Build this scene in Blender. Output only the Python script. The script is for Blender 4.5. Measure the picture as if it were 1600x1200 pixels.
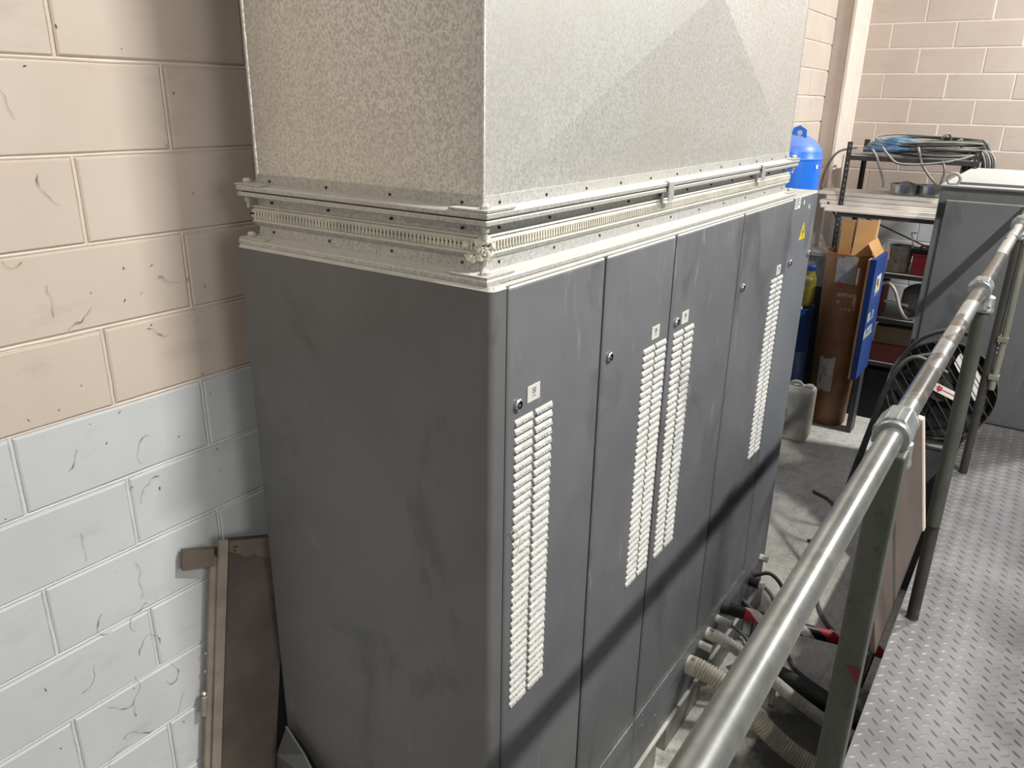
import bpy, bmesh, math, random
from mathutils import Vector, Matrix, noise
random.seed(7)
SC = bpy.context.scene
for o in list(bpy.data.objects): bpy.data.objects.remove(o)
COL = SC.collection
FLOOR = -2.2      # concrete floor level (z = 0 is the top of the switchgear cabinet)
DECK = -1.3       # top of the tread plate walkway

# ------------------------------------------------------------------ camera
def set_camera():
    a, b, c = 0.5986, -0.3502, 0.0185
    f = Vector((math.cos(b)*math.cos(a), math.cos(b)*math.sin(a), math.sin(b)))
    r = Vector((math.sin(a), -math.cos(a), 0)); u = r.cross(f)
    r2 = r*math.cos(c)+u*math.sin(c); u2 = -r*math.sin(c)+u*math.cos(c)
    cd = bpy.data.cameras.new('camera'); cd.sensor_width = 36; cd.lens = 1217.9/1600*36; cd.clip_start = .02
    co = bpy.data.objects.new('camera', cd); COL.objects.link(co)
    m = Matrix((r2, u2, -f)).transposed().to_4x4(); m.translation = Vector((-1.2413, -.8983, .3582))
    co.matrix_world = m; SC.camera = co
set_camera()

# ------------------------------------------------------------------ world, lamps, exposure
W = bpy.data.worlds.new('world'); SC.world = W; W.use_nodes = True
W.node_tree.nodes['Background'].inputs[0].default_value = (.97, .98, 1, 1)
W.node_tree.nodes['Background'].inputs[1].default_value = .25
def lamp(name, loc, power, size, col=(1, .97, .92), tgt=None):
    l = bpy.data.lights.new(name, 'AREA'); l.shape = 'RECTANGLE'; l.size = size; l.size_y = .07; l.energy = power; l.color = col
    o = bpy.data.objects.new(name, l); COL.objects.link(o); o.location = loc
    d = (Vector(tgt) if tgt else Vector(loc)+Vector((0, .35, -1)))-Vector(loc)
    o.rotation_euler = d.to_track_quat('-Z', 'Y').to_euler(); return o
lamp('high_bay_lamp', (.57, -2.6, 2.6), 340, .42, (1, .98, .945))
lamp('high_bay_lamp', (5.4, -2.6, 2.6), 430, .42, (.98, .99, 1))
lamp('high_bay_lamp', (-4.4, -2.6, 2.6), 170, .42, (1, .955, .88))
fill_o = lamp('added_fill_light', (-1.0, -7.5, 1.0), 230, 4, (1, .985, .96), tgt=(-.6, 0, -.2)); fill_o.data.size_y = 3  # broad soft fill light added behind the camera, no door stands there
SC.view_settings.view_transform = 'Standard'; SC.view_settings.look = 'None'
SC.view_settings.gamma = 1; SC.view_settings.use_curve_mapping = False
SC.view_settings.exposure = -.70

# ------------------------------------------------------------------ materials
def lin(h):
    h = h.lstrip('#'); v = [int(h[i:i+2], 16)/255 for i in (0, 2, 4)]
    return tuple(x/12.92 if x <= .04045 else ((x+.055)/1.055)**2.4 for x in v)+(1,)
class NT:
    def __init__(s, name):
        s.m = bpy.data.materials.new(name); s.m.use_nodes = True; s.t = s.m.node_tree; s.b = s.t.nodes['Principled BSDF']
        s.pos = None
    def n(s, t, **k):
        x = s.t.nodes.new(t)
        for a, v in k.items(): setattr(x, a, v)
        return x
    def l(s, a, b): s.t.links.new(a, b)
    def P(s):
        if not s.pos: s.pos = s.n('ShaderNodeNewGeometry')
        return s.pos.outputs['Position']
    def vec(s, sc=(1, 1, 1)):
        m = s.n('ShaderNodeMapping'); m.inputs['Scale'].default_value = sc; s.l(s.P(), m.inputs[0]); return m.outputs[0]
    def noise(s, scale, detail=4, rough=.6, sc=(1, 1, 1), dist=0):
        x = s.n('ShaderNodeTexNoise'); x.inputs['Scale'].default_value = scale; x.inputs['Detail'].default_value = detail
        x.inputs['Roughness'].default_value = rough; x.inputs['Distortion'].default_value = dist; s.l(s.vec(sc), x.inputs['Vector']); return x.outputs['Fac']
    def ramp(s, fac, p0, p1, v0=0., v1=1.):
        x = s.n('ShaderNodeMapRange'); x.inputs[1].default_value = p0; x.inputs[2].default_value = p1
        x.inputs[3].default_value = v0; x.inputs[4].default_value = v1; s.l(fac, x.inputs[0]); return x.outputs[0]
    def math(s, op, a, b=None):
        x = s.n('ShaderNodeMath', operation=op)
        for i, v in enumerate((a, b)):
            if v is None: continue
            if isinstance(v, (int, float)): x.inputs[i].default_value = v
            else: s.l(v, x.inputs[i])
        return x.outputs[0]
    def mix(s, fac, a, b):
        x = s.n('ShaderNodeMix', data_type='RGBA')
        if isinstance(fac, (int, float)): x.inputs[0].default_value = fac
        else: s.l(fac, x.inputs[0])
        for i, v in ((6, a), (7, b)):
            if isinstance(v, (tuple, list)): x.inputs[i].default_value = v
            else: s.l(v, x.inputs[i])
        return x.outputs[2]
    def up(s, lo=.25, hi=.8):
        if not s.pos: s.P()
        x = s.n('ShaderNodeSeparateXYZ'); s.l(s.pos.outputs['True Normal'], x.inputs[0]); return s.ramp(x.outputs[2], lo, hi)
    def done(s, col, rough=.5, metal=0., bump=None, bstr=.2, bdist=.005, spec=None):
        for k, v in (('Base Color', col), ('Roughness', rough), ('Metallic', metal)):
            if isinstance(v, (int, float, tuple)): s.b.inputs[k].default_value = v
            else: s.l(v, s.b.inputs[k])
        if spec is not None: s.b.inputs['Specular IOR Level'].default_value = spec
        if bump is not None:
            x = s.n('ShaderNodeBump'); x.inputs['Strength'].default_value = bstr; x.inputs['Distance'].default_value = bdist
            s.l(bump, x.inputs['Height']); s.l(x.outputs[0], s.b.inputs['Normal'])
        return s.m
DUST = lin('d6d3c9')
def simple(name, c, rough=.5, metal=0., var=.18, vs=9, bump=0., bs=60, dust=0., dustc=DUST, c2=None, spec=None):
    s = NT(name); base = lin(c); d = tuple(x*(1-var) for x in base[:3])+(1,); l2 = lin(c2) if c2 else tuple(min(1, x*(1+var)) for x in base[:3])+(1,)
    f = s.ramp(s.noise(vs), .35, .65); col = s.mix(f, d, l2)
    if dust:
        q = s.math('MULTIPLY', s.up(), s.ramp(s.noise(14, 5), .25, .6, dust*.7, dust)); col = s.mix(q, col, dustc)
        if metal: metal = s.math('MULTIPLY', s.math('SUBTRACT', 1., q), metal)
        rough = s.math('ADD', s.math('MULTIPLY', q, .9-rough), rough)
    return s.done(col, rough, metal, s.noise(bs, 5) if bump else None, bump, .004, spec)

def wall_paint(name, c, c2):
    s = NT(name)
    col = s.mix(s.ramp(s.noise(2.3, 3), .35, .68), lin(c), lin(c2))
    sp = s.ramp(s.noise(38, 3, .7), .74, .78); sp2 = s.ramp(s.noise(5, 4, .6, (1, 1, 2.2)), .58, .75, 0, .22)
    col = s.mix(sp2, col, lin('8d7d6c')); col = s.mix(s.math('MULTIPLY', sp, .6), col, lin('6b5d50'))
    return s.done(col, .55, 0, s.noise(55, 6, .65), .28, .003)
M = {}
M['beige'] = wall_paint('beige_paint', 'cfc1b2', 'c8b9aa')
M['beige_far'] = wall_paint('beige_paint_far', 'c0b1a4', 'b9a99d')  # same paint as the near wall, toned darker for the light there
M['greyw'] = wall_paint('grey_paint', 'cccece', 'c2c4c5')
M['joint_beige'] = simple('beige_joint', 'dccfc1', .6, var=.06, bump=.3, bs=90)
M['joint_grey'] = simple('grey_joint', 'd6d7d5', .6, var=.06, bump=.3, bs=90)
M['web'] = simple('cobweb', '6d6055', .9)

def concrete():
    s = NT('floor_concrete')
    a = s.ramp(s.noise(3.1, 8, .72), .38, .62); b = s.ramp(s.noise(13, 8, .75, (1, 1, 1), .6), .42, .6)
    col = s.mix(a, lin('a3a097'), lin('ccc9be')); col = s.mix(s.math('MULTIPLY', b, .7), col, lin('d9d6cb'))
    gr = s.ramp(s.noise(46, 5, .75), .42, .62); col = s.mix(s.math('MULTIPLY', gr, .45), col, lin('e9e6dc')); gd = s.ramp(s.noise(30, 5, .7), .6, .72); col = s.mix(s.math('MULTIPLY', gd, .55), col, lin('6d6a62'))
    sc = s.ramp(s.noise(9, 6, .8, (.35, 4, 1), 1.2), .58, .66); col = s.mix(s.math('MULTIPLY', sc, .5), col, lin('5f5c55'))
    st = s.ramp(s.noise(1.6, 4), .58, .74); col = s.mix(s.math('MULTIPLY', st, .35), col, lin('6c6962'))
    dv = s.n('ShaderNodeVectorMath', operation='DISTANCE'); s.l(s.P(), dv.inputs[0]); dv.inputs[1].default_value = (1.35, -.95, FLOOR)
    deck_shade = s.ramp(s.math('ADD', dv.outputs['Value'], s.ramp(s.noise(3.3, 5, .65), .3, .7, -.3, .3)), .85, .6); col = s.mix(s.math('MULTIPLY', deck_shade, .75), col, lin('33302b'))  # ragged dark blob painted on the floor as shade under the walkway
    return s.done(col, s.ramp(a, 0, 1, .7, .5), 0, b, .3, .004)
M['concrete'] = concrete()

def galv(name, c1, c2, dust=.0, spangle=230, metal=.5, rough=.34, side=0.):
    s = NT(name)
    v = s.n('ShaderNodeTexVoronoi'); v.inputs['Scale'].default_value = spangle; s.l(s.vec((1, 1, .8)), v.inputs['Vector'])
    g = s.n('ShaderNodeSeparateColor'); s.l(v.outputs['Color'], g.inputs[0])
    f = s.math('ADD', s.math('MULTIPLY', g.outputs[0], .55), s.math('MULTIPLY', s.noise(210, 3, .7), .5))
    f = s.ramp(f, .30, .72)
    col = s.mix(f, lin(c1), lin(c2))
    big = s.ramp(s.noise(2.2, 3), .4, .65, 0, .35); col = s.mix(big, col, lin('c4bfae'))
    streak = s.ramp(s.noise(13, 4, .55, (1, 1, .25)), .64, .8, 0, .22); col = s.mix(streak, col, lin('dedcd2'))
    r = s.ramp(f, 0, 1, rough+.08, rough-.04); mt = s.math('SUBTRACT', metal, s.math('MULTIPLY', streak, .5))
    if dust:
        q = s.math('MULTIPLY', s.up(.15, .6), s.ramp(s.noise(17, 5), .2, .6, dust*.65, dust)); col = s.mix(q, col, DUST)
        mt = s.math('MULTIPLY', mt, s.math('SUBTRACT', 1., q)); r = s.math('ADD', r, s.math('MULTIPLY', q, .5))
    return s.done(col, r, mt, f, .02, .001)
M['galv'] = galv('galvanised_sheet', 'bcbab3', 'e0ded8')
M['galv_dusty'] = galv('dusty_galvanised', 'a2a29f', 'bfbeba', dust=.95, rough=.48, metal=.35)
M['canvas'] = simple('pale_canvas', 'c9c5b4', .85, var=.15, bump=.5, bs=150, dust=.8)
M['dustclump'] = simple('dust_clump', 'd2cdbd', .95, var=.2, bump=.8, bs=120)

def cab_paint(name, c1, c2, dust=.9, smear=.28):
    s = NT(name)
    col = s.mix(s.ramp(s.noise(2.0, 4), .38, .64), lin(c1), lin(c2))
    dk = s.ramp(s.noise(3.4, 5, .6, (1, 1, .6), .5), .58, .66); col = s.mix(s.math('MULTIPLY', dk, .33), col, lin('2e2f31'))
    lt = s.ramp(s.noise(11, 6, .62, (1.6, 1.6, .45), .7), .62, .76); col = s.mix(s.math('MULTIPLY', lt, smear), col, lin('b6b8b4'))
    speck = s.ramp(s.noise(60, 2, .5), .8, .83); col = s.mix(s.math('MULTIPLY', speck, .7), col, lin('c9c9c4'))
    q = s.math('MULTIPLY', s.up(.15, .6), s.ramp(s.noise(18, 5), .2, .6, dust*.8, dust)); col = s.mix(q, col, DUST)
    r = s.math('ADD', s.ramp(s.noise(6, 4), .3, .7, .36, .5), s.math('MULTIPLY', q, .4))
    return s.done(col, r, 0, s.noise(220, 2), .03, .001)
M['cab'] = cab_paint('graphite_cabinet_paint', '616264', '6a6b6d')
M['cab_end'] = cab_paint('graphite_end_panel_paint', '5c5c5b', '656564', smear=.12)
M['cab5'] = cab_paint('slate_cabinet_paint', '6a6c70', '717377', smear=.15)
M['bigcab'] = cab_paint('charcoal_cabinet_paint', '626466', '6a6c6e', dust=.7, smear=.08)
M['gap'] = simple('matt_black', '141414', .8)  # plain black, also for the painted shade in the door gaps

def louvre_dust_shade():
    s = NT('dusty_shaded_louvre')
    sz = s.n('ShaderNodeSeparateXYZ'); s.l(s.P(), sz.inputs[0])
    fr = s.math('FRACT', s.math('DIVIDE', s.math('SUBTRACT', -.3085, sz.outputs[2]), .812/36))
    f = s.math('MULTIPLY', s.ramp(s.noise(210, 3, .6, (1, 1, 1.2)), .46, .56), s.ramp(fr, .5, .72))  # ragged dark lower edge painted on each louvre as shadow, over the dust
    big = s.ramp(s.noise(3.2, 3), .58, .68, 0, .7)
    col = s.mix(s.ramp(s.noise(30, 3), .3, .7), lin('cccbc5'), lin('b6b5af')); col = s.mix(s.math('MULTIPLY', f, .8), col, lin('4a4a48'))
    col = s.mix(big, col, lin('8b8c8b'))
    return s.done(col, .9, 0, s.noise(160, 4), .4, .002)
M['louvre'] = louvre_dust_shade()
M['chrome'] = simple('lock_chrome', 'c8c8c4', .25, .9)
M['black'] = simple('black_plastic', '191919', .45)
M['rubber'] = simple('black_rubber', '171718', .55, var=.3, dust=.06)
M['label'] = simple('pale_label', 'c6c6be', .6, var=.05)
M['ink'] = simple('label_ink', '6a6a66', .6)
M['white'] = simple('white_plastic', 'dedcd6', .5, var=.06, dust=.3)
M['yellow'] = simple('hazard_yellow', 'e0c020', .5)
M['red'] = simple('red_print', 'a81c28', .5)
M['blueprint'] = simple('blue_sticker', '2f3c8c', .5)

def pipe_metal():
    s = NT('worn_galvanised_pipe')
    sx = s.n('ShaderNodeSeparateXYZ'); s.l(s.P(), sx.inputs[0])
    w = s.ramp(s.math('ADD', s.noise(5, 3, .5, (.6, 1, 1), .3), s.ramp(sx.outputs[0], -.2, .5, -.14, .05)), .55, .558)
    col = s.mix(s.ramp(s.noise(22, 4), .35, .65), lin('80817d'), lin('979792'))
    col = s.mix(s.math('MULTIPLY', w, .8), col, lin('5b554e'))
    sm = s.ramp(s.noise(26, 4, .6), .55, .66, 0, .5); col = s.mix(sm, col, lin('a9a493'))
    q = s.math('MULTIPLY', s.up(.2, .75), s.math('MULTIPLY', s.math('SUBTRACT', 1., w), s.ramp(sx.outputs[0], .4, 1.5, .06, .6))); col = s.mix(q, col, lin('d9d7d0'))  # upper side whitened towards the far end as a painted highlight
    mt = s.math('SUBTRACT', .8, s.math('MULTIPLY', w, .3)); mt = s.math('SUBTRACT', mt, s.math('MULTIPLY', q, .8)); r = s.math('SUBTRACT', .31, s.math('MULTIPLY', w, .06))
    return s.done(col, r, mt, s.noise(120, 3), .05, .001)
M['pipe'] = pipe_metal()
M['clamp'] = simple('galvanised_clamp', 'a6aaa8', .4, .75, var=.2, vs=40)
def post_paint(name, a, b, c):
    s = NT(name); col = s.mix(s.ramp(s.noise(9, 5, .65, (1, 1, .4)), .4, .62), lin(a), lin(b))
    col = s.mix(s.math('MULTIPLY', s.ramp(s.noise(28, 5, .7), .6, .7), .8), col, lin(c))
    return s.done(col, .5, .25, s.noise(60, 4), .12, .002)
M['post'] = post_paint('olive_post_paint', '454841', '53564e', '33312d')
M['post_black'] = post_paint('worn_black_post', '35342f', '45433d', '6a6558')
M['conduit'] = post_paint('dull_conduit', '77776a', '88877a', '4a463e')
def tread():
    s = NT('tread_plate_steel')
    col = s.mix(s.ramp(s.noise(3.4, 5, .6), .35, .65), lin('706e6f'), lin('8a8887'))
    st = s.ramp(s.noise(1.7, 4, .6, (.5, 1, 1)), .56, .7); col = s.mix(s.math('MULTIPLY', st, .55), col, lin('5d5b5a'))
    sy = s.n('ShaderNodeSeparateXYZ'); s.l(s.P(), sy.inputs[0])
    tr = s.math('MULTIPLY', s.ramp(sy.outputs[1], -.93, -1.12), s.ramp(s.noise(3.1, 4), .38, .6, .2, .75)); col = s.mix(tr, col, lin('4a4848'))
    d = s.ramp(s.noise(24, 5), .6, .72); col = s.mix(s.math('MULTIPLY', d, .4), col, lin('6b6762'))
    return s.done(col, s.ramp(s.noise(6, 4), .3, .7, .42, .6), .3, s.noise(90, 4), .08, .002)
M['tread'] = tread()
M['steel_dark'] = simple('dark_steel', '2a2a2a', .55, .3, var=.25)
M['angle'] = simple('dark_slotted_angle', '423e3b', .55, .2, var=.25, dust=.4)
M['hose_white'] = simple('off_white_hose', 'cbc6bc', .6, var=.12, vs=22, dust=.35)
M['hose_ivory'] = simple('ivory_ribbed_hose', 'c8c0a6', .55, var=.15, vs=20, dust=.55)
M['stub'] = simple('pale_conduit_stub', 'bdb9ae', .6, dust=.5)
M['tape_red'] = simple('red_tape', 'b0283c', .55, var=.15)
M['red_dark'] = simple('dark_red', '5a1820', .6)
M['tape_white'] = simple('white_tape', 'ddd2d2', .55, var=.08)
M['cable'] = simple('black_cable', '232324', .5, var=.25, dust=.5, dustc=lin('8f8b80'))
M['cable_grey'] = simple('grey_cable', '66645d', .55, var=.25, dust=.5)
M['base'] = simple('galvanised_base_channel', '8f8f88', .5, .35, var=.15, dust=.85)
M['plinth'] = cab_paint('plinth_paint', '65676a', '6e7072', dust=.6, smear=.3)
M['tankblue'] = simple('bright_blue_enamel', '2b78e6', .32, var=.05, dust=.45, dustc=lin('a9aaa6'))
M['drumblue'] = simple('dark_blue_drum', '163a6e', .45, var=.15)
M['board_white'] = simple('dusty_white_board', 'efe8dc', .7, var=.07, vs=5, dust=.5)
M['card'] = simple('brown_cardboard', 'c2935a', .8, var=.1, vs=6, bump=.1)
M['card_in'] = simple('tan_cardboard', 'c9a06b', .8, var=.08, vs=6)
M['fibre'] = simple('brown_fibre_drum', '7f5635', .5, var=.14, vs=3.5, c2='8f6440')
M['tapefilm'] = simple('glossy_clear_tape', 'b09a8a', .25, var=.2, vs=30)
M['paper'] = simple('dirty_paper', 'b3aa9c', .8, var=.12, vs=14)
M['cartonblue'] = simple('blue_printed_carton', '20458a', .5, var=.1)
M['cartonlabel'] = simple('carton_label_white', 'd8d9c4', .6, var=.05)
M['olive'] = simple('olive_yellow_plastic', '625c1c', .45, var=.3, vs=18)
M['jerry'] = simple('cloudy_jerrycan', 'bdb8a8', .5, var=.15, vs=7, dust=.6)
M['inox'] = simple('stainless_steel', 'b8b8b4', .25, .9)
M['greyplastic'] = simple('mottled_grey_bucket', '94948a', .6, var=.3, vs=20)
M['redbox'] = simple('red_toolbox', '9a2f33', .5, var=.2)
M['darkred'] = simple('dull_red_carton', '7a3a34', .7, var=.1)
M['tanbox'] = simple('drab_carton', '75684f', .7, var=.1)
M['bluehose'] = simple('blue_layflat_hose', '3b5a8a', .5, var=.25, vs=12, c2='6f93a4')
M['brownply'] = simple('brown_plywood', '544840', .6, var=.14, vs=5, bump=.1, bs=30)
M['plyedge'] = simple('pale_plywood_edge', 'd8c9b8', .6, var=.08)
M['rustpanel'] = simple('dirty_steel_panel', '534b44', .6, var=.22, vs=5, c2='5e564e', bump=.2, bs=25)
M['rustedge'] = simple('dusty_panel_edge', '8f8377', .6, var=.15, vs=14, dust=.4)
M['tornwrap'] = simple('torn_brown_wrap', '685c52', .75, var=.15, vs=9, bump=.2)
M['fanblack'] = simple('black_fan_steel', '161616', .6, 0, var=.2)
M['wire'] = simple('dusty_wire', '4c4b49', .5, .3)
M['darkbox'] = simple('dark_grey_steel_box', '47484a', .45, var=.12, dust=.5)
M['bag'] = simple('crumpled_grey_film', '8d8b86', .35, var=.25, vs=10)

# ------------------------------------------------------------------ mesh helpers (all coordinates in metres, world)
def wloc(o):
    v = Vector((0, 0, 0))
    while o: v += o.location; o = o.parent
    return v
def obj(name, bm, mat, parent=None, smooth=False, **props):
    me = bpy.data.meshes.new(name)
    bmesh.ops.recalc_face_normals(bm, faces=bm.faces[:])
    off = wloc(parent) if parent else Vector((0, 0, 0))
    if off.length: bmesh.ops.translate(bm, verts=bm.verts[:], vec=-off)
    bm.to_mesh(me); bm.free()
    if smooth:
        for p in me.polygons: p.use_smooth = True
        if smooth != 'all':
            try: me.set_sharp_from_angle(angle=math.radians(40))
            except Exception: pass
    for m in (mat if isinstance(mat, (list, tuple)) else [mat]): me.materials.append(m)
    o = bpy.data.objects.new(name, me); COL.objects.link(o); o.parent = parent
    for k, v in props.items(): o[k] = v
    return o
def inst(name, me, loc, parent, rot=None):
    o = bpy.data.objects.new(name, me); COL.objects.link(o); o.parent = parent
    o.location = Vector(loc)-(wloc(parent) if parent else Vector())
    if rot: o.rotation_euler = rot
    return o
def thing(name, label, cat, loc=(0, 0, 0), group=None):
    o = bpy.data.objects.new(name, None); COL.objects.link(o); o.location = loc; o.empty_display_size = .05
    o['label'] = label; o['category'] = cat
    if group: o['group'] = group
    return o
def tag(o, label, cat, group=None):
    o['label'] = label; o['category'] = cat
    if group: o['group'] = group
    return o
def bx(bm, x0, x1, y0, y1, z0, z1, bev=0., seg=2):
    g = bmesh.ops.create_cube(bm, size=1)['verts']
    for v in g: v.co = Vector(((x0+x1)/2+v.co.x*(x1-x0), (y0+y1)/2+v.co.y*(y1-y0), (z0+z1)/2+v.co.z*(z1-z0)))
    if bev:
        es = {e for v in g for e in v.link_edges}
        bmesh.ops.bevel(bm, geom=list(es), offset=bev, segments=seg, affect='EDGES', profile=.5)
def box(*a, **k): bm = bmesh.new(); bx(bm, *a, **k); return bm
def frame_of(d):
    d = d.normalized(); h = Vector((0, 0, 1)) if abs(d.z) < .9 else Vector((1, 0, 0))
    s = d.cross(h).normalized(); return s, s.cross(d).normalized()
def tube(bm, pts, r, n=10, caps=True):
    pts = [Vector(p) for p in pts]; rr = r if isinstance(r, (list, tuple)) else [r]*len(pts); rings = []
    s0 = None
    for i, p in enumerate(pts):
        d = (pts[min(i+1, len(pts)-1)]-pts[max(i-1, 0)])
        if d.length < 1e-9: d = Vector((0, 0, 1))
        d.normalize()
        if s0 is None: s, t = frame_of(d)
        else:
            s = s0-d*s0.dot(d); s.normalize(); t = s.cross(d)
        s0 = s
        rings.append([bm.verts.new(p+(s*math.cos(2*math.pi*k/n)+t*math.sin(2*math.pi*k/n))*rr[i]) for k in range(n)])
    for a, b in zip(rings, rings[1:]):
        for k in range(n): bm.faces.new((a[k], a[(k+1) % n], b[(k+1) % n], b[k]))
    if caps:
        for q in (rings[0], rings[-1]):
            try: bm.faces.new(q)
            except Exception: pass
def tb(pts, r, n=10): bm = bmesh.new(); tube(bm, pts, r, n); return bm
def spline(pts, k=8):
    P = [Vector(p) for p in pts]; P = [2*P[0]-P[1]]+P+[2*P[-1]-P[-2]]; out = []
    for i in range(1, len(P)-2):
        a, b, c, d = P[i-1:i+3]
        for j in range(k):
            t = j/k; out.append(.5*((2*b)+(c-a)*t+(2*a-5*b+4*c-d)*t*t+(-a+3*b-3*c+d)*t**3))
    out.append(P[-2]); return out
def lathe(bm, prof, c, n=24, axis='z'):
    rings = []
    for r, h in prof:
        ring = []
        for k in range(n):
            a = 2*math.pi*k/n; u, v = r*math.cos(a), r*math.sin(a)
            q = (u, v, h) if axis == 'z' else (h, u, v) if axis == 'x' else (u, h, v)
            ring.append(bm.verts.new(Vector(c)+Vector(q)))
        rings.append(ring)
    for a, b in zip(rings, rings[1:]):
        for k in range(n): bm.faces.new((a[k], a[(k+1) % n], b[(k+1) % n], b[k]))
    for q in (rings[0], rings[-1]): bm.faces.new(q)
def lt(prof, c, n=24, axis='z'): bm = bmesh.new(); lathe(bm, prof, c, n, axis); return bm
def prism(bm, poly, off):
    a = [bm.verts.new(Vector(p)) for p in poly]; b = [bm.verts.new(Vector(p)+Vector(off)) for p in poly]; n = len(a)
    bm.faces.new(a); bm.faces.new(b[::-1])
    for i in range(n): bm.faces.new((a[i], b[i], b[(i+1) % n], a[(i+1) % n]))
def pr(poly, off): bm = bmesh.new(); prism(bm, poly, off); return bm
def ring_frame(bm, x0, x1, y0, y1, prof):
    """mitred closed moulding round a rectangle; prof = closed list of (outward offset, z)"""
    loops = []
    for o, z in prof: loops.append([bm.verts.new(p) for p in ((x0-o, y0-o, z), (x1+o, y0-o, z), (x1+o, y1+o, z), (x0-o, y1+o, z))])
    n = len(loops)
    for i in range(n):
        a, b = loops[i], loops[(i+1) % n]
        for k in range(4): bm.faces.new((a[k], a[(k+1) % 4], b[(k+1) % 4], b[k]))
def jitter(bm, amt, sc):
    for v in bm.verts: v.co += Vector(noise.noise_vector(v.co*sc))*amt

# ------------------------------------------------------------------ room shell
Wy, ZO, BL, XO = .9322, .6231, .4903, -.3116
def block_mesh(name, L, H, mat, axis):
    """painted wall block: chamfered front face, 14 mm deep; axis 'x' runs along X facing -Y, 'y' runs along Y facing -X"""
    bm = bmesh.new(); c = .004; d = .014
    f = [(c, -d, c), (L-c, -d, c), (L-c, -d, H-c), (c, -d, H-c)]; m = [(0, -d+c, 0), (L, -d+c, 0), (L, -d+c, H), (0, -d+c, H)]; b = [(p[0], 0, p[2]) for p in m]
    R = [[bm.verts.new(q if axis == 'x' else (q[1], q[0], q[2])) for q in r] for r in (f, m, b)]
    bm.faces.new(R[0])
    for p, q in zip(R, R[1:]):
        for k in range(4): bm.faces.new((p[k], p[(k+1) % 4], q[(k+1) % 4], q[k]))
    bmesh.ops.recalc_face_normals(bm, faces=bm.faces[:])
    cen = Vector((L/2, 0, H/2)) if axis == 'x' else Vector((0, L/2, H/2))
    if sum(1 for f_ in bm.faces if f_.normal.dot(f_.calc_center_median()-cen) < 0) > len(bm.faces)/2: bmesh.ops.reverse_faces(bm, faces=bm.faces[:])
    me = bpy.data.meshes.new(name); bm.to_mesh(me); bm.free(); me.materials.append(mat); return me
J = .011
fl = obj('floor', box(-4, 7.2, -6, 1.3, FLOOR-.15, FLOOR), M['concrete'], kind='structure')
def wall(name, fixed, lo, hi, axis, beige, J=.011, rec=.006):
    """mortar slab whose face is the recessed joint, blocks as children"""
    zs, top = ZO-5*.2, ZO+6*.2
    bm = bmesh.new(); s2 = bmesh.new()
    if axis == 'x': bx(bm, lo, hi, fixed+.006, fixed+.2, zs, top); bx(s2, lo, hi, fixed+.006, fixed+.2, FLOOR, zs)
    else: bx(bm, fixed+rec, fixed+.2, lo, hi, zs, top); bx(s2, fixed+rec, fixed+.2, lo, hi, FLOOR, zs)
    w = obj(name, bm, M['joint_beige'], kind='structure')
    obj('lower_mortar', s2, M['joint_grey'], w, label='grey painted lower wall joints')
    mb = block_mesh('block', BL-J, .2-J, beige, axis); mg = block_mesh('block', BL-J, .2-J, M['greyw'], axis); cut = {}
    for n in range(-6, 14):
        zt = ZO-n*.2; zb = max(zt-.2, FLOOR)
        if zt-zb < .05: continue
        st = (XO if axis == 'x' else .0913)+(n % 2)*BL/2
        k = math.floor((lo-st)/BL)
        while st+k*BL < hi:
            a, b = max(st+k*BL, lo), min(st+(k+1)*BL, hi); k += 1
            if b-a < .05: continue
            full = abs(b-a-BL) < 1e-4 and abs(zt-zb-.2) < 1e-4; grey = n >= 5
            if full: me = mg if grey else mb
            else:
                key = (round(b-a, 3), round(zt-zb, 3), grey)
                if key not in cut: cut[key] = block_mesh('block', b-a-J, zt-zb-J, M['greyw'] if grey else beige, axis)
                me = cut[key]
            jz, jd = random.uniform(-.0012, .0012), random.uniform(-.0015, .0015)
            loc = (a+J/2, fixed+.012+jd, zb+J/2+jz) if axis == 'x' else (fixed+.012+jd, a+J/2, zb+J/2+jz)
            inst('block', me, loc, w)
    return w
wl = wall('wall_left', Wy, -1.5, 6.6, 'x', M['beige'])
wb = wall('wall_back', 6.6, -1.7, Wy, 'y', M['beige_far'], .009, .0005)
# round bead joints that catch the light on the near wall are one part each
def bead(name, mat, z0, z1):
    bm = bmesh.new()
    for n in range(-2, 14):
        zt = ZO-n*.2
        if z0 <= zt <= z1:
            pts = [(x/10-1.5, Wy+.006+random.uniform(-.0008, .0008), zt+random.uniform(-.001, .001)) for x in range(0, 31)]; tube(bm, pts, .0038, 6)
        st = XO+(n % 2)*BL/2
        if z0-.01 <= zt-.1 <= z1:
            for k in range(-3, 4):
                x = st+k*BL
                if -1.4 < x < 1.4: tube(bm, [(x+random.uniform(-.0012, .0012), Wy+.006, zt-.2*j/6) for j in range(7)], .0042, 6)
    return obj(name, bm, mat, wl, True, kind='stuff')
bead('mortar_bead', M['joint_beige'], -.39, 1.1); bead('mortar_bead', M['joint_grey'], FLOOR, -.4)
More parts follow.
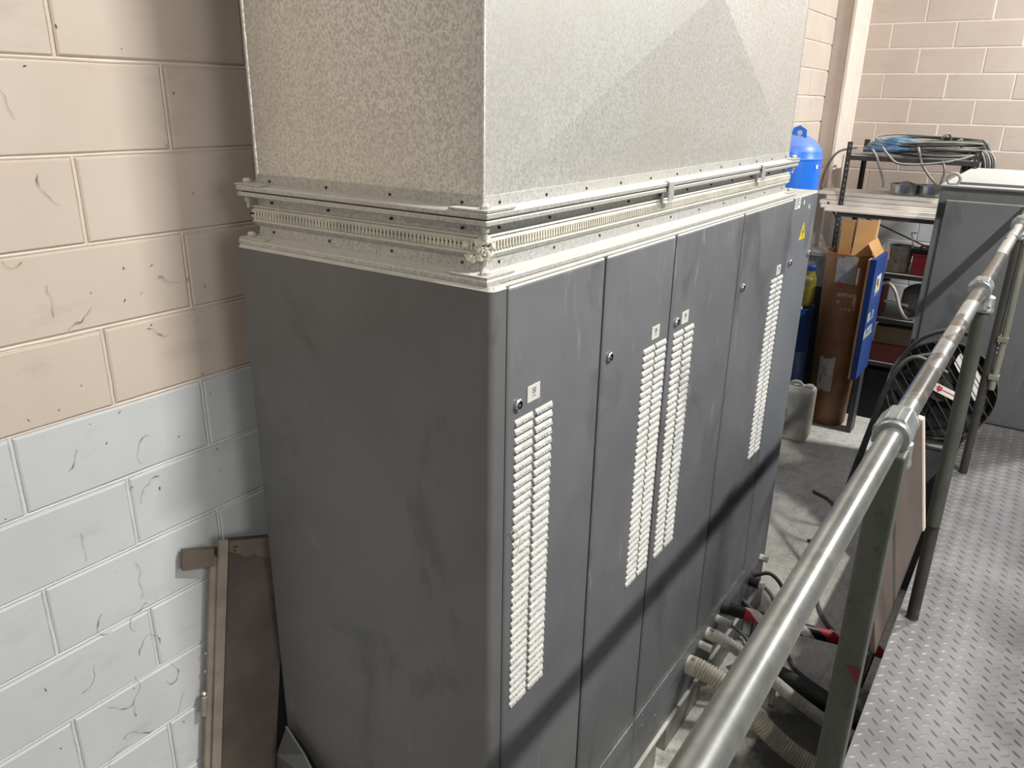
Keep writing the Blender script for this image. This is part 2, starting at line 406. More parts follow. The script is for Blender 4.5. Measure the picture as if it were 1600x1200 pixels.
# cobweb strands with dust on the near wall
bm = bmesh.new()
webs = [((-.42, .30), 5), ((-.36, .12), 6), ((-.5, .02), 4), ((-.42, -.05), 5), ((-.33, -.12), 6), ((-.2, -.2), 5), ((-.1, -.1), 5), ((-.45, -.5), 4), ((-.27, -.55), 7), ((-.29, -.66), 7),
        ((-.45, -.75), 5), ((-.33, -.93), 8), ((-.42, -.98), 7), ((-.36, -1.02), 8), ((-.3, -1.1), 9), ((-.28, -1.18), 8), ((-.47, -1.2), 7), ((-.4, -1.28), 9), ((-.36, -1.36), 8), ((-.48, -1.05), 6), ((-.5, -1.4), 7), ((-.25, -1.3), 6)]
for (x, z), k in webs:
    p = Vector((x, Wy-.006, z)); pts = [p.copy()]; a = random.uniform(0, 6.3)
    for i in range(k):
        a += random.uniform(-.9, .9); p = p+Vector((math.cos(a)*.012, random.uniform(-.001, .001), math.sin(a)*.016)); pts.append(p.copy())
    tube(bm, pts, [random.uniform(.0002, .0005) if random.random() < .8 else .0011 for _ in pts], 4)
for _ in range(60):
    p = Vector((random.uniform(-.75, .0), Wy-.004, random.uniform(-1.5, .55))); tube(bm, [p, p+Vector((random.uniform(-.006, .006), 0, random.uniform(-.009, .009)))], random.uniform(.0005, .0014), 4)
obj('cobweb', bm, M['web'], wl, kind='stuff', label='dusty cobweb strands')
# painted column in the far corner
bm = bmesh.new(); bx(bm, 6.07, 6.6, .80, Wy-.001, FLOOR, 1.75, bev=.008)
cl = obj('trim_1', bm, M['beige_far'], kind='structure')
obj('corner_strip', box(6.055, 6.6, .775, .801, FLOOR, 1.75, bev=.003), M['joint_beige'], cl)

# ------------------------------------------------------------------ switchgear cabinet
cab = thing('switchgear_cabinet', 'long graphite grey switchgear cabinet with dust-caked louvred doors under the duct', 'electrical cabinet', (1.25, .4, FLOOR))
D = .8; XE = 2.4961; ZB = -1.79
obj('body', box(.03, XE-.004, .026, D, ZB, -.006, bev=.004), M['cab'], cab)
def rounded_end():
    bm = bmesh.new(); r = .016; prof = [(.058, .024), (.058, .0)]
    prof = [(.050, .0)]+[(r-r*math.sin(t*math.pi/16), r-r*math.cos(t*math.pi/16)) for t in range(9)]+[(0, D), (.03, D), (.03, .024), (.050, .024)]
    lo = [bm.verts.new((x, y, ZB-.3)) for x, y in prof]; hi = [bm.verts.new((x, y, -.008)) for x, y in prof]
    tp = [bm.verts.new((x+(.006 if x < .01 else 0), y+(.006 if y < .01 else 0), 0)) for x, y in prof]
    n = len(prof)
    for a, b in ((lo, hi), (hi, tp)):
        for i in range(n): bm.faces.new((a[i], a[(i+1) % n], b[(i+1) % n], b[i]))
    bm.faces.new(tp); bm.faces.new(lo); return bm
obj('end_panel', rounded_end(), M['cab_end'], cab, label='dark grey smeared end panel')
obj('top_plate', box(.02, XE-.004, .004, D-.002, -.012, -.0015, bev=.003), M['cab5'], cab)
# louvre hood: top edge flush, lower edge standing out, dust on its sloping back
def louvre_me(w, h):
    bm = bmesh.new(); e = .0022
    a = [(0, 0, h), (w, 0, h)]; m = [(e, -.0045, h*.55), (w-e, -.0045, h*.55)]; b = [(e*.6, -.0062, h*.06), (w-e*.6, -.0062, h*.06)]; c = [(0, 0, .0005), (w, 0, .0005)]
    V = [[bm.verts.new(p) for p in r] for r in (a, m, b)]; L0, R0 = bm.verts.new(c[0][:1]+(0, 0)), bm.verts.new((w, 0, 0))
    bm.faces.new((V[0][0], V[0][1], V[1][1], V[1][0])); bm.faces.new((V[1][0], V[1][1], V[2][1], V[2][0]))
    bm.faces.new((V[0][0], V[1][0], V[2][0], L0)); bm.faces.new((V[0][1], R0, V[2][1], V[1][1]))
    i0, i1 = bm.verts.new((e, -.001, h*.25)), bm.verts.new((w-e, -.001, h*.25)); bm.faces.new((V[2][0], V[2][1], i1, i0))
    me = bpy.data.meshes.new('louvre'); bm.to_mesh(me); bm.free(); me.materials.append(M['louvre']); return me
NL = 36; PZ = .812/NL; LV = louvre_me(.0735, PZ*.68)
LM = None
def lock(x, z, parent):
    o = obj('lock', lt([(.0145, 0), (.0145, -.006), (.012, -.0085), (.0095, -.0085), (.009, -.004), (.004, -.004), (.0035, -.0075), (.0005, -.0075)], (x, -.0005, z), 20, 'y'), [M['chrome'], M['black']], parent, True)
    for p in o.data.polygons:
        rad = math.hypot(p.center.x+wloc(o).x-x, p.center.z+wloc(o).z-z)
        if .0035 < rad < .0096: p.material_index = 1
    return o
def plate(x0, x1, z0, z1, parent):
    """small pale label with a square pictogram and a line of print"""
    bm = box(x0, x1, -.0025, 0, z0, z1, bev=.0006, seg=1); o = obj('label_plate', bm, M['label'], parent)
    cx, cz, s = (x0+x1)/2, (z0+z1)/2+.006, .0065; g = bmesh.new()
    for a, b, c, d in ((cx-s, cx+s, cz+s-.0015, cz+s), (cx-s, cx+s, cz-s, cz-s+.0015), (cx-s, cx-s+.0015, cz-s, cz+s), (cx+s-.0015, cx+s, cz-s, cz+s), (cx-.003, cx+.003, cz-.001, cz+.001), (cx-.001, cx+.001, cz-.003, cz+.004), (cx-.006, cx+.006, cz-.0135, cz-.0115)):
        bx(g, a, b, -.0032, -.0024, c, d)
    for v in g.verts: v.co -= wloc(parent)*0
    g2 = obj('print', g, M['ink'], parent); return o
def door(x0, x1, lockx, lou, lab, z1=-.004, mat='cab', zb=ZB+.002):
    d = obj('door', box(x0+.0042, x1-.0042, 0, .025, zb, z1, bev=.011, seg=4), M[mat], cab, True)
    obj('gap_shade_strip', box(x0-.0048, x0+.0062, .0045, .0265, zb, -.010), M['gap'], cab)  # black strip set in the door gap in place of its shade
    for xs in lou:
        for i in range(NL):
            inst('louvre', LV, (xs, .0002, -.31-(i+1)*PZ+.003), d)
    for lx in lockx: lock(lx, -.279, d)
    if lab: plate(lab[0], lab[0]+.052, lab[1]-.040, lab[1], d)
    return d
d1 = door(.0540, .4872, [.097], (.088, .172), (.136, -.249))
obj('stray_thread', tb(spline([(.066, -.012, -.585), (.075, -.016, -.578), (.088, -.015, -.60), (.098, -.016, -.612), (.094, -.016, -.635), (.088, -.014, -.655), (.10, -.013, -.66)]), .0009, 6), M['canvas'], d1, True)
door(.4872, .9234, [.528], (.744, .826), (.791, -.257))
door(.9234, 1.5163, [.967], (.956, 1.042), (1.010, -.258))
door(1.5163, 2.1166, [1.568], (1.930, 2.012), (1.984, -.264))
d5 = door(2.1166, XE, [2.165, 2.455], (), None, z1=-.002, mat='cab5', zb=-2.06)
d5['label'] = 'narrow slate grey door with yellow hazard triangle'
s = obj('inspection_label', box(2.130, 2.205, -.0015, 0, -.052, -.004), M['white'], d5, label='white printed inspection label')
g = bmesh.new()
for k in range(5): bx(g, 2.137, 2.137+(.05, .06, .045, .058, .03)[k], -.0022, -.0012, -.012-.008*k, -.0085-.008*k)
obj('print', g, M['ink'], d5)
obj('hazard_triangle', pr([(2.262, 0, -.196), (2.352, 0, -.196), (2.307, 0, -.122)], (0, -.0015, 0)), M['yellow'], d5)
obj('bolt_symbol', pr([(2.311, -.0016, -.142), (2.298, -.0016, -.166), (2.306, -.0016, -.167), (2.301, -.0016, -.188), (2.317, -.0016, -.160), (2.308, -.0016, -.159)], (0, -.0008, 0)), M['black'], d5)
for x, z in ((2.27, -.035), (2.36, -.06)): obj('scuff_mark', lt([(.0005, 0), (.011, 0), (.009, -.0008), (.0005, -.0008)], (x, 0, z), 9, 'y'), M['label'], d5)
# plinth plates with screws, base channel with lifting slots
for x0, x1 in ((.03, .921), (.925, 2.112)):
    p = obj('plinth_plate', box(x0, x1, -.002, .02, -2.058, ZB-.004, bev=.002, seg=1), M['plinth'], cab)
    n = int((x1-x0)/.13)
    for i in range(n):
        for z in (-1.83, -1.93 if i % 2 else -1.88): obj('screw', lt([(.0048, 0), (.0048, -.002), (.002, -.0035)], (x0+.07+i*.13, -.002, z), 8, 'y'), M['chrome'], p)
obj('plinth_lip', box(.03, 2.118, -.006, .02, ZB-.0045, ZB-.0005), M['chrome'], cab, label='thin bright lip under the doors')
bm = bmesh.new()
for x0, x1 in ((.03, .40), (.50, 1.14), (1.24, 1.62), (1.72, 2.2), (2.3, XE)): bx(bm, x0, x1, -.014, .019, FLOOR, -2.0755)
bx(bm, .029, XE+.001, -.016, .061, -2.075, -2.0595); bx(bm, .03, XE, .06, .075, FLOOR, -2.06); bx(bm, .03, XE, .7, D, FLOOR, -2.06)
obj('base_channel', bm, M['base'], cab, label='dusty galvanised base channel with slots')
obj('core', box(.05, XE-.02, .03, D-.01, -2.06, ZB), M['gap'], cab)

# ------------------------------------------------------------------ duct
X0, X1, Y0, Y1 = .048, 2.146, .06, .76
ZT = 1.15
duct = thing('ventilation_duct', 'large rectangular galvanised sheet duct rising from the cabinet top', 'duct', (1.1, .41, 0))
def crossbreak(c, n, off, parent):
    """sheet panel pressed into a shallow four sided pyramid"""
    bm = bmesh.new(); V = [bm.verts.new(p) for p in c]; q = sum((Vector(p) for p in c), Vector())/4+Vector(n)*off; m = bm.verts.new(q)
    for i in range(4): bm.faces.new((V[i], V[(i+1) % 4], m))
    obj('duct_panel', bm, M['galv'], parent)
zl = .165
crossbreak([(X0, Y0, zl), (X1, Y0, zl), (X1, Y0, ZT), (X0, Y0, ZT)], (0, -1, 0), .05, duct)
crossbreak([(X0, Y1, zl), (X0, Y0, zl), (X0, Y0, ZT), (X0, Y1, ZT)], (-1, 0, 0), .012, duct)
crossbreak([(X1, Y0, zl), (X1, Y1, zl), (X1, Y1, ZT), (X1, Y0, ZT)], (1, 0, 0), .012, duct)
crossbreak([(X1, Y1, zl), (X0, Y1, zl), (X0, Y1, ZT), (X1, Y1, ZT)], (0, 1, 0), .012, duct)
bm = bmesh.new(); bx(bm, X0+.002, X1-.002, Y0+.002, Y1-.002, ZT, 2.0); obj('upper_section', bm, M['galv'], duct)
bm = bmesh.new()
for x, y in ((X0, Y0), (X1, Y0), (X0, Y1), (X1, Y1)): obj('corner_seam', tb([(x, y, .13), (x, y, ZT)], .0045, 8), M['galv'], duct, True)
def ring(name, prof, mat, **k):
    bm = bmesh.new(); ring_frame(bm, X0, X1, Y0, Y1, prof); return obj(name, bm, mat, duct, **k)
# upper flange pair: angle with rolled rim, gasket, lower angle
ring('upper_flange', [(.0, .173), (.003, .173), (.006, .150), (.026, .146), (.036, .147), (.039, .143), (.039, .136), (.035, .133), (.0, .133)], M['galv_dusty'])
ring('gasket', [(.0, .134), (.030, .134), (.030, .129), (.0, .129)], M['gap'])
ring('lower_flange', [(.0, .130), (.034, .130), (.037, .128), (.037, .121), (.033, .119), (.006, .117), (.003, .113), (.003, .094), (0, .094)], M['galv_dusty'])
# flexible connector
ring('connector_sheet', [(0, .096), (.012, .096), (.016, .093), (.010, .091), (.0, .091)], M['galv_dusty'])
ring('canvas_band', [(-.01, .093), (.008, .092), (.016, .084), (.017, .070), (.012, .062), (.008, .060), (-.01, .06)], M['canvas'])
ring('clamp_strip', [(0, .062), (.013, .062), (.016, .057), (.007, .046), (0, .046)], M['galv_dusty'])
bm = bmesh.new(); x = X0
while x < X1: bx(bm, x, x+.0055, Y0-.0215, Y0-.014, .067, .0835); x += .011
y = Y0
while y < Y1: bx(bm, X0-.0215, X0-.014, y, y+.0055, .067, .0835); y += .011
obj('connector_teeth', bm, M['canvas'], duct, kind='stuff', label='comb-like crimped teeth round the flexible joint')
bm = bmesh.new(); ring_frame(bm, X0, X1, Y0, Y1, [(.014, .0785), (.0185, .0785), (.0185, .0745), (.014, .0745)])
obj('dark_slot', bm, M['gap'], duct)
ring('base_flange', [(0, .048), (.003, .048), (.007, .020), (.034, .014), (.041, .0135), (.043, .009), (.043, .001), (0, .001)], M['galv_dusty'])
# corner pieces, bolts and rivets
def bolt_at(p, ax, r=.0035, l=.004):
    pts = [Vector(p), Vector(p)+Vector(ax)*l]; return tb(pts, r, 6)
for cx, cy, sx, sy in ((X0, Y0, -1, -1), (X1, Y0, 1, -1), (X0, Y1, -1, 1)):
    for z in (.1475, .0145):
        k = .058; o_ = .041
        poly = [(cx+sx*o_, cy+sy*o_, z), (cx-sx*k, cy+sy*o_, z), (cx-sx*k, cy+sy*.008, z), (cx+sx*.006, cy+sy*.006, z), (cx+sx*.008, cy-sy*k, z), (cx+sx*o_, cy-sy*k, z)]
        obj('corner_piece', pr(poly, (0, 0, .004)), M['galv_dusty'], duct)
        obj('corner_bolt', lt([(.011, 0), (.011, .006), (.007, .011), (.003, .012)], (cx+sx*.02, cy+sy*.02, z+.004), 6), M['galv_dusty'], duct)
    obj('corner_nut', lt([(.006, 0), (.009, -.002), (.009, -.013), (.005, -.015), (.005, -.028), (.003, -.029)], (cx+sx*.02, cy+sy*.02, .119), 6), M['galv_dusty'], duct)
for z, pit in ((.158, .19), (.106, .20), (.034, .21)):
    n = int((X1-X0)/pit)
    for i in range(n+1):
        p = (X0+.05+i*(X1-X0-.1)/n, Y0-.003, z); obj('rivet', bolt_at(p, (0, -1, 0)), M['steel_dark'], duct)
    for i in range(4): obj('rivet', bolt_at((X0-.003, Y0+.05+i*.2, z), (-1, 0, 0)), M['steel_dark'], duct)
for cx in (.865, 1.69):
    bm = bmesh.new(); prism(bm, [(cx, Y0-.03, .149), (cx, Y0-.043, .1495), (cx, Y0-.0465, .146), (cx, Y0-.0465, .095), (cx, Y0-.043, .093), (cx, Y0-.043, .1435), (cx, Y0-.03, .1455)], (.034, 0, 0))
    c_ = obj('flange_cleat', bm, M['galv_dusty'], duct, label='dusty clip hooked over the flange')
    obj('cleat_screw', tb([(cx-.008, Y0-.030, .117), (cx-.008, Y0-.030, .085)], .004, 8), M['base'], c_)
# torn, frayed canvas at the near corner
bm = bmesh.new()
for i in range(26):
    a = random.random(); px_ = Vector((X0-.012+random.uniform(-.012, .03), Y0-.012+random.uniform(-.012, .05)*(1 if a > .5 else .3), .07+random.uniform(-.022, .02)))
    m_ = bmesh.ops.create_icosphere(bm, subdivisions=1, radius=random.uniform(.006, .013), matrix=Matrix.Translation(px_))
jitter(bm, .006, 90)
for i in range(14):
    p = Vector((X0-.016, Y0-.016, .07)); q = [p]
    for k in range(4): p = p+Vector((random.uniform(-.009, .009), random.uniform(-.009, .009), random.uniform(-.008, .008))); q.append(p)
    tube(bm, q, .0011, 4)
obj('frayed_canvas', bm, M['dustclump'], duct, kind='stuff', label='frayed dusty canvas at the near corner')

# ------------------------------------------------------------------ walkway
wk = thing('tread_plate_walkway', 'raised steel tread plate walkway beside the handrail', 'walkway', (1, -1.7, DECK))
YE = -.735; XD = 3.585
obj('deck_plate', box(-2.6, XD, -3.0, YE, DECK-.008, DECK), M['tread'], wk)
def lug_pts(bm, x, y, ang):
    L, w, h = .0168, .0046, .0029; ca, sa = math.cos(ang), math.sin(ang)
    def P(u, v, z): return bm.verts.new((x+u*ca-v*sa, y+u*sa+v*ca, DECK+z))
    o = [P(-L, 0, 0), P(-L*.5, -w*.8, 0), P(0, -w, 0), P(L*.5, -w*.8, 0), P(L, 0, 0), P(L*.5, w*.8, 0), P(0, w, 0), P(-L*.5, w*.8, 0)]
    a, b, c = P(-L*.55, 0, h), P(0, 0, h*1.15), P(L*.55, 0, h)
    for f in ((o[0], o[1], a), (o[0], a, o[7]), (o[1], o[2], b, a), (o[2], o[3], c, b), (o[3], o[4], c), (o[4], o[5], c), (o[5], o[6], b, c), (o[6], o[7], a, b)): bm.faces.new(f)
bm = bmesh.new(); p = .0245
for j in range(int(1.25/p)):
    for i in range(int((XD+.4)/(2*p))):
        x, y = -.38+(2*i+(j % 2))*p, YE-.014-j*p
        if x < XD-.02: lug_pts(bm, x, y, math.radians(45 if j % 2 else 135))
obj('tread_lugs', bm, M['tread'], wk, True, kind='stuff', label='raised almond-shaped tread pattern')
obj('edge_channel', box(-2.6, XD, YE-.05, YE-.002, DECK-.1, DECK-.008), M['steel_dark'], wk)
for x in (-2.2, -.6, 1.0, 2.6):
    obj('support_leg', box(x, x+.08, YE-.14, YE-.06, FLOOR, DECK-.1), M['steel_dark'], wk); obj('cross_beam', box(x, x+.08, -2.95, YE-.05, DECK-.1, DECK-.008), M['steel_dark'], wk)
obj('rear_light_block', box(-2.6, XD, -.90, -.885, FLOOR, DECK-.1), M['steel_dark'], wk); obj('end_light_block', box(-2.6, -2.58, -2.98, YE-.05, FLOOR, DECK-.008), M['steel_dark'], wk)  # unseen plates added below the deck to keep light out
for x in (-2.2, -.6, 1.0, 2.6): obj('support_leg', box(x, x+.08, -2.95, -2.87, FLOOR, DECK-.1), M['steel_dark'], wk)

# ------------------------------------------------------------------ handrail
hr = thing('handrail', 'worn galvanised pipe handrail on three posts along the walkway edge', 'handrail', (1.4, -.75, DECK))
RY, RZ, RR = -.745, -.175, .0205
def rail(x): k = max(0, x-.185); return RY-.0125*k, RZ+.025*k
obj('top_rail', tb([(x,)+rail(x) for x in (-1.35, -1, -.6, -.2, .1, .185, .4, .8, 1.2, 1.6, 2, 2.4, 2.8, 3.2, 3.55)], RR, 28), M['pipe'], hr, 'all')
def post(x, y, r, mat, low=None, square=False):
    if square: o = obj('post', box(x-r, x+r, y-r, y+r, DECK, RZ-.02, bev=.005), mat, hr)
    else: o = obj('post', tb([(x, y, DECK+.004), (x, y, rail(x)[1]-.02)], r, 20), mat, hr, True)
    obj('post_foot', lt([(r*1.02, 0), (r*1.02, .006), (r*.9, .008)], (x, y, DECK), 20), M['post_black'], o)
    return o
post(.135, -.752, .024, M['post'], square=True); p2 = post(1.414, -.778, .0195, M['post_black']); p3 = post(2.81, -.785, .0185, M['post_black'])
obj('post_sleeve', tb([(1.408, -.776, -.93), (1.408, -.776, -.215)], .022, 20), M['post'], p2, True, label='olive painted upper sleeve')
obj('conduit', tb(spline([(2.80, -.818, -.86), (2.80, -.822, -.6), (2.80, -.820, -.4), (2.80, -.82, -.16)]), .014, 14), M['conduit'], p3, True, label='drab conduit strapped to the far post')
for z in (-.62, -.80): obj('conduit_clip', box(2.782, 2.818, -.838, -.795, z-.012, z+.012, bev=.003), M['conduit'], p3)
def clamp(x, py):
    RY, RZ = rail(x)
    c = obj('rail_clamp', lt([(RR+.0012, -.05), (RR+.0085, -.05), (RR+.0095, -.046), (RR+.0095, -.038), (RR+.006, -.034), (RR+.006, .034), (RR+.0095, .038), (RR+.0095, .046), (RR+.0085, .05), (RR+.0012, .05)], (x, RY, RZ), 24, 'x'), M['clamp'], hr, True)
    r = RR+.0105
    poly = [(x-.036, RY+r*math.sin(t), RZ+r*math.cos(t)*1.02) for t in [math.radians(q) for q in (-70, -28, 22, 75)]]
    poly = [(x-.036, RY-.028, RZ+.010), (x-.036, RY-.016, RZ+.032), (x-.036, RY+.016, RZ+.032), (x-.036, RY+.033, RZ+.010), (x-.036, RY+.033, RZ-.02), (x-.036, RY-.028, RZ-.02)]
    bm = pr(poly, (.072, 0, 0)); bmesh.ops.bevel(bm, geom=bm.edges[:], offset=.002, segments=1, affect='EDGES'); obj('clamp_saddle', bm, M['clamp'], c)
    bm = bmesh.new(); prism(bm, [(x-.037, RY-.003, RZ+.030), (x-.037, RY+.003, RZ+.030), (x-.037, RY+.002, RZ+.0335), (x-.037, RY-.002, RZ+.0335)], (.074, 0, 0)); obj('casting_seam', bm, M['clamp'], c)
    obj('clamp_socket', lt([(.0255, 0), (.0275, .004), (.0275, .01), (.0255, .014), (.025, .045), (.018, .05)], (x, py, RZ-.066), 20), M['clamp'], c, True)
    obj('set_screw', tb([(x-.03, py-.012, RZ-.045), (x-.042, py-.014, RZ-.045)], .005, 8), M['chrome'], c)
clamp(.185, -.752); clamp(1.414, -.778); clamp(2.81, -.785)
obj('red_triangle', pr([(.1108, -.750, -.632), (.1108, -.7755, -.627), (.1108, -.7745, -.667)], (-.0006, 0, 0)), M['red_dark'], hr, label='dark red triangle on the near post')  # flat dark red triangle on the post face

# ------------------------------------------------------------------ hoses and cables out of the plinth
def ribbed(pts, r, amp, pitch, k=10):
    c = spline(pts, 24); out = [c[0]]; acc = 0
    for a, b in zip(c, c[1:]):
        L = (b-a).length; n = max(1, round(L/(pitch/5)))
        for j in range(1, n+1): out.append(a+(b-a)*j/n)
    rad = []; s_ = 0
    for i, q in enumerate(out):
        if i: s_ += (q-out[i-1]).length
        ph = (s_/pitch) % 1; rad.append(r+amp*(1 if .3 < ph else -.7))
    return tb(out, rad, 16)
def cuff(name, a, b, r, mat, par): return obj(name, tb([a, b], r, 18), mat, par, True)
h1 = tag(obj('ribbed_hose', ribbed([(1.45, .01, -1.90), (1.45, -.06, -1.90), (1.45, -.16, -1.925), (1.452, -.28, -2.0), (1.46, -.40, -2.09), (1.47, -.55, -2.15), (1.50, -.8, -2.165), (1.55, -1.3, -2.16)], .038, .0036, .0125), M['hose_ivory'], smooth=True), 'thick ivory ribbed hose, nearest of the hoses leaving the cabinet plinth', 'hose', 'hoses out of the plinth')
cuff('cuff', (1.45, .0, -1.90), (1.45, -.045, -1.90), .0415, M['hose_white'], h1)
h2 = tag(obj('ribbed_hose', ribbed([(1.66, .01, -1.87), (1.66, -.06, -1.872), (1.665, -.17, -1.91), (1.68, -.30, -1.99), (1.70, -.44, -2.07), (1.72, -.62, -2.14), (1.76, -.9, -2.175), (1.8, -1.3, -2.172)], .0255, .0022, .010), M['hose_white'], smooth=True), 'thinner white ribbed hose between the ivory hose and the taped hose', 'hose', 'hoses out of the plinth')
cuff('cuff', (1.66, .0, -1.87), (1.66, -.045, -1.871), .0285, M['hose_white'], h2)
for h, p in ((h1, (1.446, -.024, -1.8585)), (h2, (1.656, -.024, -1.842))):
    g = bmesh.new(); x, y, z = p
    for a, b, c, d in ((-.009, .009, -.008, -.006), (-.009, .009, .006, .008), (-.009, -.007, -.008, .008), (.007, .009, -.008, .008), (-.003, .003, -.002, .002)): bx(g, x+a, x+b, y+c, y+d, z-.002, z+.0012)
    obj('stamp', g, M['darkred'], h, label='small rectangular stamp')
t1 = thing('taped_hose', 'black hose wrapped in red and white spiral tape crossing under the handrail', 'hose', (1.85, -.2, -1.85), 'hoses out of the plinth')
path = spline([(1.84, .01, -1.835), (1.845, -.06, -1.838), (1.875, -.14, -1.85), (1.92, -.25, -1.872), (1.985, -.37, -1.90), (2.05, -.50, -1.925), (2.10, -.62, -1.95), (2.14, -.75, -1.99), (2.18, -.95, -2.06), (2.2, -1.2, -2.1)], 20)
def spiral(path, r, bands, twist, mat_list, n=24):
    """tube whose faces take the tape colour of a helix"""
    bm = bmesh.new(); tube(bm, path, r, n, caps=True); bm.faces.ensure_lookup_table(); s_ = 0
    for i in range(len(path)-1):
        for k in range(n):
            ph = (s_/bands+k/n*twist) % 1
            bm.faces[i*n+k].material_index = 0 if ph < .26 else 1 if ph < .56 else 3 if ph < .86 else 2
        s_ += (path[i+1]-path[i]).length
    return bm
i0 = 30
obj('bare_hose', tb(path[:i0+1], .0285, 20), M['black'], t1, True)
fine = []
for a, b in zip(path[i0:], path[i0+1:]):
    for j in range(5): fine.append(a+(b-a)*j/5)
fine.append(path[-1])
obj('tape_wrap', spiral(fine, .0292, .20, 1.0, None, 40), [M['tape_red'], M['tape_white'], M['tape_red'], M['black']], t1, 'all')
cuff('end_ring', (1.84, .0, -1.835), (1.842, -.035, -1.836), .032, M['rubber'], t1)
tag(obj('rubber_trunking', tb(spline([(1.98, -.10, -2.145), (1.92, -.22, -2.13), (1.86, -.33, -2.10), (1.82, -.45, -2.09), (1.80, -.60, -2.11), (1.8, -.9, -2.155)]), .042, 16), M['rubber'], smooth=True), 'thick black rubber sleeve on the floor between taped and white hoses', 'hose')
tag(obj('conduit_stub', tb([(1.575, .01, -1.875), (1.575, -.055, -1.88)], [.017, .017], 16), M['stub'], smooth=True), 'short cut pale conduit stub between the two ribbed hoses', 'pipe stub', 'conduit stubs')
s2 = tag(obj('conduit_stub', tb([(1.775, .01, -1.862), (1.775, -.075, -1.868)], [.019, .019], 16), M['stub'], smooth=True), 'pale conduit stub with a thin cable, beside the taped hose', 'pipe stub', 'conduit stubs')
obj('stub_cable', tb(spline([(1.775, -.05, -1.866), (1.78, -.13, -1.90), (1.77, -.20, -1.99), (1.74, -.22, -2.12), (1.72, -.2, FLOOR+.008)]), .008, 8), M['cable_grey'], s2, True)
cab_paths = [('grey_floor_cable', 'cable_grey', .011, [(2.28, .0, -1.96), (2.29, -.06, -1.95), (2.27, -.13, -2.0), (2.20, -.17, -2.1), (2.1, -.2, FLOOR+.011), (1.9, -.27, FLOOR+.011), (1.75, -.3, FLOOR+.011)], 'grey cable looping from the far plinth end to the floor'),
             ('black_floor_cable', 'cable', .010, [(2.32, .0, -1.93), (2.34, -.08, -1.90), (2.33, -.16, -1.97), (2.28, -.20, -2.1), (2.2, -.24, FLOOR+.01), (2.05, -.34, FLOOR+.01), (1.95, -.6, FLOOR+.01)], 'black cable arching highest at the far plinth end'),
             ('black_floor_cable', 'cable', .013, [(2.18, .0, -2.0), (2.14, -.08, -2.05), (2.0, -.10, FLOOR+.013), (1.75, -.11, FLOOR+.013), (1.55, -.12, FLOOR+.013)], 'black cable lying on the floor along the plinth base'),
             ('pale_floor_cable', 'stub', .009, [(2.10, -.05, FLOOR+.03), (1.98, -.13, FLOOR+.025), (1.88, -.14, FLOOR+.04), (1.85, -.19, FLOOR+.03), (1.95, -.22, FLOOR+.012), (2.05, -.2, FLOOR+.012)], 'pale looped cable on the floor behind the white hose')]
for nm, mt, r, pts, lab in cab_paths: tag(obj(nm, tb(spline(pts), r, 10), M[mt], smooth=True), lab, 'cable', 'floor cables')
gl = thing('cable_gland', 'black cable gland with a white nut at the far plinth end', 'cable gland', (2.26, -.02, -1.93))
obj('gland_body', tb([(2.26, .0, -1.93), (2.26, -.05, -1.93)], .024, 14), M['black'], gl, True)
obj('gland_nut', tb([(2.26, -.05, -1.93), (2.26, -.075, -1.93)], .021, 6), M['white'], gl)
obj('gland_nut', tb([(2.40, -.0, -1.86), (2.40, -.04, -1.86)], .018, 6), M['white'], gl)

# ------------------------------------------------------------------ plywood board behind the rail
pb = thing('plywood_board', 'brown plywood board with pale end strip leaning behind the handrail posts', 'board', (1.6, -.68, DECK))
def lean(y0, z0, y1, z1, t): return [(y0, z0), (y1, z1), (y1+t, z1+t*.18), (y0+t, z0+t*.18)]
prof = lean(-.7135, -1.289, -.629, -.822, .016)
obj('sheet', pr([(1.12, y, z) for y, z in prof], (.98, 0, 0)), M['brownply'], pb)
prof = lean(-.7205, -1.292, -.6325, -.815, .028)
obj('end_strip', pr([(2.065, y, z) for y, z in prof], (.042, 0, 0)), M['plyedge'], pb, label='pale raw timber end strip')
obj('rail_fixing', box(1.1, 2.1, -.70, -.675, -1.42, -1.288), M['steel_dark'], pb)

# ------------------------------------------------------------------ fan and its plinth box
fbx = thing('steel_pedestal_box', 'dark grey steel box standing on the floor below the black fan', 'box', (3.3, -.57, FLOOR))
obj('body', box(3.10, 3.50, -.728, -.45, FLOOR, -1.325, bev=.006), M['darkbox'], fbx)
obj('lid', box(3.09, 3.51, -.732, -.44, -1.325, -1.31, bev=.003), M['darkbox'], fbx)
fan = thing('drum_fan', 'black drum fan with wire guard and white badge behind the handrail', 'fan', (3.2, -.585, -1.31))
FC = Vector((3.2, -.590, -1.035)); n_ = Vector((-.93, -.05, .36)).normalized(); e1 = Vector((0, -1, 0)); e1 = (e1-n_*e1.dot(n_)).normalized(); e2 = n_.cross(e1)
if e2.z < 0: e2 = -e2
RFN = .252
def fd(u, v, w=0.): return FC+e1*u+e2*v+n_*w
def disc_ring(bm, R, r, w, n=40): tube(bm, [fd(R*math.cos(2*math.pi*i/n), R*math.sin(2*math.pi*i/n), w) for i in range(n+1)], r, 8)
bm = bmesh.new()
rs = [(RFN, .02), (RFN+.008, .0), (RFN, -.14), (RFN-.02, -.14), (RFN-.012, 0)]; L_ = []
for R, w in rs: L_.append([bm.verts.new(fd(R*math.cos(2*math.pi*i/40), R*math.sin(2*math.pi*i/40), w)) for i in range(40)])
for i in range(len(L_)):
    a, b = L_[i], L_[(i+1) % len(L_)]
    for k in range(40): bm.faces.new((a[k], a[(k+1) % 40], b[(k+1) % 40], b[k]))
obj('shroud', bm, M['fanblack'], fan, True)
bm = bmesh.new(); disc_ring(bm, RFN+.004, .0045, .022)
obj('guard_ring', bm, M['wire'], fan, True)
